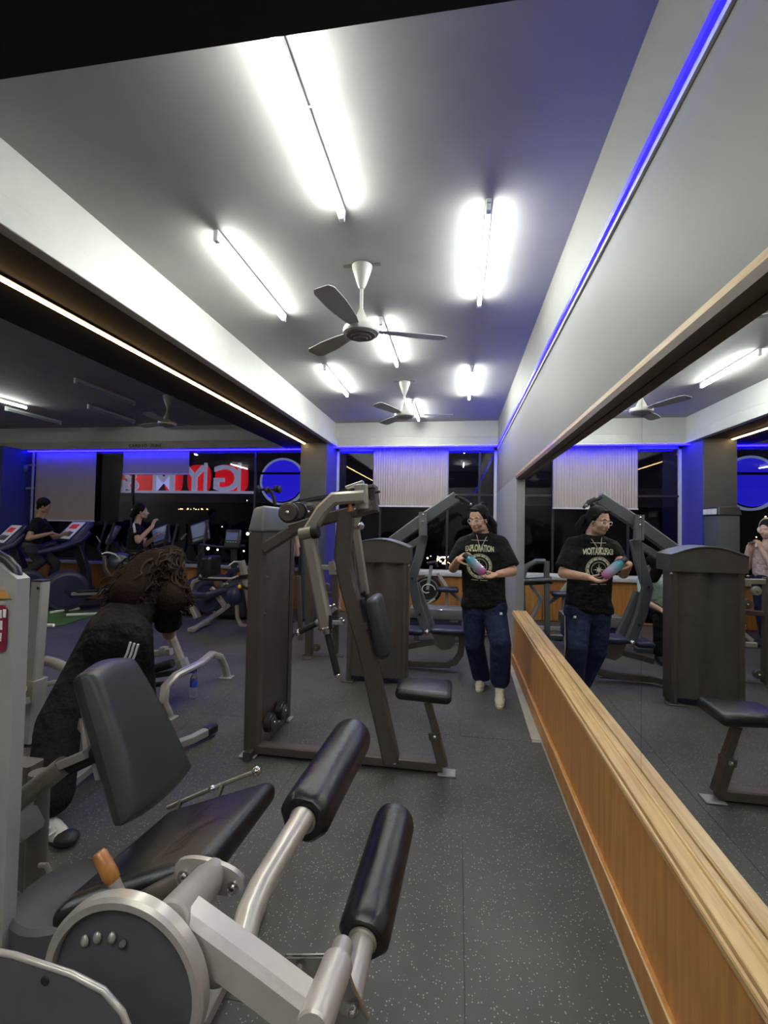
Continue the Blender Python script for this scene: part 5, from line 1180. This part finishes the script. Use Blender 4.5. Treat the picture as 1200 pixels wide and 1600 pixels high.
def ringm(r0, r1, z0=0, a0=0, a1=2*pi, n=40):
    m = MB(); vs = []
    for i in range(n+1):
        a = a0 + (a1-a0)*i/n; vs += [(r0*cos(a), 0, z0+r0*sin(a)), (r1*cos(a), 0, z0+r1*sin(a))]
    return m.add(vs, [(2*i, 2*i+1, 2*i+3, 2*i+2) for i in range(n)])
em = MB()
for r0, r1 in ((.105, .110), (.084, .101), (.062, .066)):
    q = ringm(r0, r1, -.10); em.add(q.v, q.f)
for i in range(12):
    a = 2*pi*i/12; c = V((.092*cos(a), 0, -.10+.092*sin(a)))
for i in range(8):
    a = 2*pi*i/8; l = .055 if i % 2 == 0 else .035; c = V((0, 0, -.10)); dd = V((cos(a), 0, sin(a))); ss = V((-sin(a), 0, cos(a)))*.008
    em.add([c+ss, c-ss, c+dd*l], [(0, 1, 2)])
for sx in (-.04, .04): em.add([(sx-.03, 0, -.225), (sx+.03, 0, -.225), (sx+.03, 0, -.220), (sx-.03, 0, -.220)], [(0, 1, 2, 3)])
em.add([(-.07, 0, .125), (.07, 0, .125), (.07, 0, .129), (-.07, 0, .129)], [(0, 1, 2, 3)])
project_print(densify(on_chest(em, -.015)), tee_o, tee_o, 'chest_emblem', 'print_cream', lift=.003)
dk = MB()
for i in range(14):
    a = 2*pi*i/14+.1; c = V((.0925*cos(a), 0, -.10+.0925*sin(a))); 
    q = ringm(0.0, .0055, 0, n=8); dk.add([(x+c.x, 0, z+c.z) for x, y, z in q.v], q.f)
project_print(densify(on_chest(dk, -.015)), tee_o, tee_o, 'emblem_marks', 'tee_black', lift=.0045)
# earphone cord
cord = [hp(-.06, .01, -.07), neck + V((-.055, -.075, .0)), neck + V((-.03, -.13, -.10)), neck + V((-.02, -.15, -.16))]
part('earphone_cord', MB().tube(cord, .0028, 6).tube([hp(.06, .01, -.07), neck + V((.06, -.07, .0)), neck + V((.01, -.14, -.10)), neck + V((-.02, -.15, -.16))], .0028, 6), 'tee_pink', W1)
# jeans
def leg_cloth(pts, rs): return limb(pts, rs)
jn = limb([hip + V((0, 0, .0)), hL, kneeL, ankL + V((0, 0, .03))], [.12, .112, .092, .088]) + limb([hip, hR, kneeR, ankR + V((0, 0, .03))], [.12, .110, .090, .085]) + [cap(hL+V((0,0,.06)), hR+V((0,0,.06)), .115, .115)]
jo = remesh('jeans', jn, 'jeans', W1, .008, 5, cut=[((0, 0, .062), (0, 0, -1))])
part('side_seam', MB().tube([hL + V((.105, -.02, .02)), kneeL.lerp(hL, .5) + V((.100, -.02, 0)), kneeL + V((.090, -.01, 0)), kneeL.lerp(ankL, .5) + V((.088, -.005, 0)), ankL + V((.086, 0, .03))], .0035, 6), 'print_cream', jo)
part('logo_tab', MB().box(hL + V((.045, -.112, .03)), (.022, .004, .02)), 'white_plastic', jo)
shoe((ankL.x, 4.27, 0), (ankL.x-.02, 3.99, 0), 'shoe_cream', W1, sole='shoe_cream'); shoe((ankR.x-.0, 4.62, .0), (ankR.x-.03, 4.36, 0), 'shoe_cream', W1, sole='shoe_cream')
# the bottle she holds
BT = thing('drink_bottle', 'teal to pink gradient bottle held by the walking woman', 'bottle', b0)
def grad_mat():
    m = mat('bottle_gradient', (.3, .3, .5), .18, coat=.5); nt = m.node_tree; b = nt.nodes['Principled BSDF']
    tc = nt.nodes.new('ShaderNodeTexCoord'); sx = nt.nodes.new('ShaderNodeVectorMath'); sx.operation = 'DOT_PRODUCT'; sx.inputs[1].default_value = tuple(bd)
    cr = nt.nodes.new('ShaderNodeValToRGB'); mr = nt.nodes.new('ShaderNodeMapRange'); mr.inputs[1].default_value = 0; mr.inputs[2].default_value = (b1-b0).length
    cr.color_ramp.elements[0].color = (.02, .24, .28, 1); cr.color_ramp.elements[1].color = (.42, .06, .22, 1); cr.color_ramp.elements[0].position = .2
    e = cr.color_ramp.elements.new(.6); e.color = (.30, .30, .42, 1)
    nt.links.new(tc.outputs['Object'], sx.inputs[0]); nt.links.new(sx.outputs['Value'], mr.inputs[0]); nt.links.new(mr.outputs[0], cr.inputs[0]); nt.links.new(cr.outputs[0], b.inputs['Base Color'])
grad_mat()
Lb = (b1-b0).length
part('body', MB().lathe([(.022, .02), (.034, .045), (.040, .07), (.040, Lb*.86), (.037, Lb-.01), (.030, Lb)], b0, bd, 28), 'bottle_gradient', BT)
part('cap', MB().lathe([(.020, -.02), (.024, -.015), (.025, .02), (.020, .025)], b0, bd, 24), 'dark_plastic', BT)

# ------------------------------------------------------------------ woman leaning over the bench
W2 = thing('person', 'woman with long curly brown hair in black clothes leaning over the silver bench', 'person', (-1.9, 2.5, 0))
hipc = V((-1.932, 2.45, 0.864)); chst = V((-1.969, 2.78, 1.038)); hc2 = V((-1.951, 2.95, 1.204))
tdir = (chst-hipc).normalized(); BR = frame(V((.35, .80, -.55)), tdir)   # belly faces forward-down
TR2 = Matrix((BR.col[0], BR.col[1], BR.col[2])).transposed()
HR2 = frame((.45, .75, -.45))
shN = V((-1.769, 2.66, 1.012)); shF = V((-2.198, 3.02, 1.087))
elN = V((-1.846, 2.8, 0.771)); haN = V((-2.16, 3.12, .97))
hips = [hipc + V((.10, -.06, -.02)), hipc + V((-.10, .06, -.02))]
kn = V((-2.051, 2.18, 0.44)); an = V((-1.932, 2.02, 0.105)); an.z = .12
kf = V((-1.909, 2.6, 0.426)); af = V((-1.80, 2.55, .10))
body2 = head_prims(hc2, HR2, .98) + [cap(hc2 + HR2 @ V((0, -.03, -.06)), chst + tdir*.10, .05, .055)]
body2 += torso(hipc, chst, TR2, .14, .15, .10, .10) + [cap(shN, shF, .055, .055)]
body2 += limb([shN, elN, haN], [.05, .042, .028]) + limb([shF, shF + V((.05, .22, -.15)), haN + V((-.12, .06, 0))], [.05, .042, .028])
body2 += limb([hips[1], kn, an], [.085, .055, .04]) + limb([hips[0], kf, af], [.085, .055, .04])
body2 += hand_prims(haN, (.1, .9, -.1), (0, 0, -1), 1, 25) + hand_prims(haN + V((-.12, .06, 0)), (.1, .9, -.1), (0, 0, -1), -1, 25)
remesh('body', body2, 'skin_tan', W2, .006, 3)
sh2 = torso(hipc + tdir*.05, chst + tdir*.02, TR2, .165, .18, .125, .13) + [cap(shN, shF, .085, .085), cap(shN, shN.lerp(elN, .2), .075, .078), frus(shN, shN.lerp(elN, .72), .078, .084), cap(shF, shF + V((.04, .18, -.12)), .078, .085)]
remesh('tee_shirt', sh2, 'tee_black_soft', W2, .009, 5)
tr2 = limb([hipc, hips[1], kn, an + V((-.0, .0, .05))], [.15, .135, .105, .105]) + limb([hipc, hips[0], kf, af + V((0, 0, .04))], [.15, .135, .105, .095]) + [cap(hipc + tdir*.04, hipc - tdir*.08, .16, .15)]
tr2 += [cap(hips[1].lerp(kn, .5) + V((0, 0, -.04)), kn + V((-.02, 0, -.06)), .09, .10)]
remesh('trousers', tr2, 'trousers_black', W2, .009, 4, cut=[((0, 0, .075), (0, 0, -1))])
st0 = [(-1.646, 2.32, 0.872), (-1.663, 2.32, 0.813), (-1.696, 2.32, 0.749), (-1.73, 2.32, 0.636)]
for k in range(3):
    o_ = V((.022*k, 0, -.004*k)); part('side_stripe', MB().bar([V(p)+o_-V((.02, .12, 0)) for p in st0], .009, .010), 'white_plastic', W2)
s2 = shoe((-1.98, 2.02, 0), (-1.735, 1.93, 0), 'shoe_white', W2, sole='shoe_black', label='white and black trainer')
part('toe_cap', MB().ball((-1.765, 1.945, .030), (.055, .05, .030), 16), 'shoe_black', s2)
lc = MB()
for k in range(4):
    x_ = -1.93 + .032*k; lc.tube([(x_, 1.96, .085-.008*k), (x_+.02, 1.93, .092-.010*k), (x_-.005, 1.905, .070-.008*k)], .005, 6)
part('laces', lc, 'white_plastic', s2)
shoe((-1.85, 2.48, 0), (-1.62, 2.60, 0), 'shoe_white', W2, sole='shoe_black')
# long curly hair: soft volume and curled locks
hh_ = [MB().ball(hc2 + V((0, -.01, .03)), (.105, .12, .105), 24), cap(hc2 + V((0, -.04, -.02)), chst + tdir*.08 + V((0, -.06, .10)), .105, .13), cap(chst + tdir*.08 + V((0, -.06, .10)), hipc.lerp(chst, .55) + V((.02, -.10, .10)), .14, .11), cap(hc2 + V((.0, -.02, -.05)), shN + V((.04, -.02, .0)), .09, .09), cap(hc2 + V((.0, .02, -.05)), shN + V((.06, .08, .0)), .08, .06),
       cap(hc2, shF + V((-.02, -.04, .04)), .09, .10)]
hb = remesh('hair', hh_, 'hair_brown', W2, .012, 3, label='long curly dark brown hair')
rn = random.Random(5); locks = MB()
def lock(p0, p1, p2, r, turns, amp):
    pts = []; N = 22
    for i in range(N+1):
        t = i/N; p = p0*(1-t)**2 + p1*2*t*(1-t) + p2*t*t; a = t*turns*2*pi + rr_
        pts.append(p + V((cos(a), sin(a)*.6, sin(a)))*amp*(.3+t))
    locks.tube(pts, [r*(1-.6*i/N) for i in range(N+1)], 5)
bmh = bmesh.new(); bmh.from_mesh(hb.data); trh = BVHTree.FromBMesh(bmh); bmh.free(); offh = wloc(hb)
for i in range(520):
    a = rn.uniform(0, 2*pi); rr_ = rn.uniform(0, 6.28)
    p0 = hc2 + V((.085*cos(a), .09*sin(a)-.02, .03+rn.uniform(-.02, .075)))
    u = rn.random(); 
    if u < .62: p2 = hipc.lerp(chst, rn.uniform(.5, .95)) + V((rn.uniform(-.15, .17), -.12+rn.uniform(-.06, .05), .05+rn.uniform(-.06, .10)))
    elif u < .85: p2 = shN + V((rn.uniform(-.06, .14), rn.uniform(-.05, .1), rn.uniform(-.09, .04)))
    else: p2 = shF + V((rn.uniform(-.16, .0), rn.uniform(-.12, .1), rn.uniform(-.08, .1)))
    p1 = p0.lerp(p2, .45) + V((rn.uniform(-.05, .05), -.08, .06))
    lock(p0, p1, p2, rn.uniform(.008, .015), rn.uniform(2.5, 5), rn.uniform(.008, .020))
lo = part('curly_locks', locks, ['hair_strand'], hb, kind='stuff')

# ------------------------------------------------------------------ background people (simpler but whole)
def simple_person(name_label, root, hip, chest, head, face, arms, legs, mats, hair, vox=.009, shoes=True, sleeve=.62, ground=True):
    e = thing('person', name_label, 'person', root); hip, chest, head = V(hip), V(chest), V(head)
    f = V(face); HRm = frame(f); TRm = frame((f.x, f.y, 0)); sm_, tm, pm, hm = mats
    rt = TRm.col[0]
    b = head_prims(head, HRm, .98) + [cap(head + HRm @ V((0, -.03, -.06)), chest + V((0, 0, .10)), .05, .055)] + torso(hip, chest, TRm, .15, .16, .10, .10)
    t = torso(hip + V((0, 0, .03)), chest + V((0, 0, .02)), TRm, .178, .19, .125, .125)
    for s, (el, wr, hd) in zip((1, -1), arms):
        sh = chest + rt*(.175*s) + V((0, 0, .05)); el, wr = V(el), V(wr)
        b += limb([sh, el, wr], [.05, .042, .028]) + hand_prims(wr, V(hd), (0, 0, -1), s, 35, s=1.0)
        t += [frus(sh, sh.lerp(el, sleeve), .066, .072), cap(sh, chest + V((0, 0, .08)), .07, .06)]
    p = []
    for s, (kn_, an_, toe) in zip((1, -1), legs):
        hj = hip + rt*(.09*s); kn_, an_ = V(kn_), V(an_)
        b += limb([hj, kn_, an_], [.08, .055, .038]); p += limb([hip, hj, kn_, an_ + (kn_-an_).normalized()*.03], [.14, .11, .078, .062])
    remesh('body', b, sm_, e, vox*.75, 3); remesh('tee_shirt', t, tm, e, vox, 4); remesh('trousers', p, pm, e, vox, 3)
    for s, (kn_, an_, toe) in zip((1, -1), legs):
        if toe:
            an_ = V(an_); d = V(toe).normalized(); z = an_.z - .085
            shoe((an_.x-d.x*.07, an_.y-d.y*.07, z), (an_.x+d.x*.19, an_.y+d.y*.19, z), 'shoe_black', e, sole='rubber_black')
    Ph = lambda x, y, z: head + HRm @ V((x, y, z))
    hs = [MB().ball(Ph(0, -.030, .050), (.093, .104, .100), 20, R=HRm), cap(Ph(0, -.05, .03), Ph(0, -.07, -.04), .075, .045), cap(Ph(-.07, -.01, .02), Ph(-.074, -.03, -.03), .016, .014), cap(Ph(.07, -.01, .02), Ph(.074, -.03, -.03), .016, .014)]
    if hair: hs += [cap(head + V(a), head + V(b_), r0, r1) for a, b_, r0, r1 in hair]
    remesh('hair', hs, 'hair_black', e, .009, 2)
    return e, head, HRm, chest, rt
e, hd_, hr_, ch_, rt_ = simple_person('man in black tee and grey trousers exercising at the cross trainer', (-7.05, 6.95, 0), (-7.12, 6.88, 1.04), (-7.04, 6.93, 1.40), (-6.97, 6.95, 1.72), (.82, .45, -.22),
    [((-6.92, 6.62, 1.18), (-6.72, 6.80, 1.26), (.8, .5, .1)), ((-7.0, 7.2, 1.18), (-6.75, 7.25, 1.28), (.8, .3, .1))],
    [((-6.92, 6.86, .78), (-7.22, 6.74, .46), (.8, .6, 0)), ((-6.86, 7.1, .74), (-6.95, 7.12, .46), (.8, .6, 0))],
    ('skin_tan', 'tee_black_soft', 'trousers_grey', None), None)
e, hd_, hr_, ch_, rt_ = simple_person('exerciser in black tee with white shoulder stripe, one hand raised', (-5.2, 6.95, 0), (-5.24, 6.92, .98), (-5.22, 6.95, 1.33), (-5.16, 6.97, 1.65), (.80, .5, .05),
    [((-5.02, 6.72, 1.18), (-4.90, 6.90, 1.42), (.1, .3, .9)), ((-5.2, 7.15, 1.1), (-4.98, 7.1, 1.25), (.6, .3, .5))],
    [((-5.12, 6.85, .52), (-5.2, 6.8, .1), (.8, .5, 0)), ((-5.15, 7.05, .52), (-5.3, 7.1, .1), (.8, .5, 0))],
    ('skin_pale', 'tee_black', 'trousers_black', None), [((-.06, -.07, .02), (-.10, -.10, -.06), .05, .035)])
shp = ch_ + rt_*.175 + V((0, 0, .05)); el_ = V((-5.02, 6.72, 1.18))
part('shoulder_stripe', MB().bar([shp + V((-.05, .02, .075)), shp + V((0, -.05, .065)), shp.lerp(el_, .5) + V((.015, -.062, .035))], .022, .03), 'white_plastic', e)
part('hair_tie', MB().ball(hd_ + V((-.09, -.09, .03)), .022), 'white_plastic', e)
e, hd_, hr_, ch_, rt_ = simple_person('person in pink tee with cream headphones standing at the window column', (-2.62, 6.75, 0), (-2.58, 6.72, .90), (-2.56, 6.72, 1.24), (-2.56, 6.70, 1.53), (.85, -.4, -.1),
    [((-2.50, 6.47, 1.03), (-2.42, 6.58, 1.28), (.1, .3, .9)), ((-2.44, 6.90, 1.03), (-2.40, 6.76, 1.26), (.1, -.3, .9))],
    [((-2.58, 6.63, .48), (-2.62, 6.62, .09), (.9, -.3, 0)), ((-2.56, 6.82, .48), (-2.62, 6.84, .09), (.9, -.1, 0))],
    ('skin_pale', 'tee_pink', 'trousers_navy', None), [((-.08, .03, .0), (-.10, .04, -.18), .06, .03)])
hb_ = lambda x, y, z: hd_ + hr_ @ V((x, y, z))
part('headphones', MB().tube([hb_(.098*cos(t), -.005, .02+.13*sin(t)) for t in [pi*i/14 for i in range(15)]], .010, 8).ball(hb_(.096, -.005, 0), (.028, .035, .04), 14).ball(hb_(-.096, -.005, 0), (.028, .035, .04), 14), 'shoe_cream', e, label='cream headphones')
bs = thing('bench_seat', 'small black padded bench under the person in the mint tee', 'bench', (-1.05, 6.2, 0))
part('seat', MB().pad((-1.05, 6.2, .42), (.40, .32, .08), None, .03), 'vinyl', bs); part('post', MB().bar([(-1.05, 6.2, .03), (-1.05, 6.2, .39)], .07, .07), 'graphite', bs); part('base', MB().bar([(-1.3, 6.2, .03), (-.8, 6.2, .03)], .05, .1, up=(0,0,1)), 'graphite', bs)
e, hd_, hr_, ch_, rt_ = simple_person('person in mint tee sitting bent on a bench, seen only in the mirror', (-1.05, 6.2, 0), (-1.05, 6.2, .55), (-1.0, 6.08, .84), (-.92, 5.92, 1.08), (-.2, -.85, -.5),
    [((-1.25, 5.88, .66), (-1.12, 5.72, .60), (.2, -.8, -.2)), ((-.80, 5.88, .66), (-.90, 5.70, .60), (-.2, -.8, -.2))],
    [((-1.16, 5.78, .50), (-1.16, 5.76, .09), (0, -1, 0)), ((-.92, 5.78, .50), (-.90, 5.76, .09), (0, -1, 0))],
    ('skin_tan', 'tee_mint', 'trousers_black', None), [((-.02, -.05, .0), (.02, .0, -.14), .07, .06)])
part('collar_stripe', MB().tube([ch_ + V((.10, .03, .15)), ch_ + V((.19, -.04, .05)), ch_ + V((.10, -.11, .0))], .012, 8), 'trousers_navy', e)
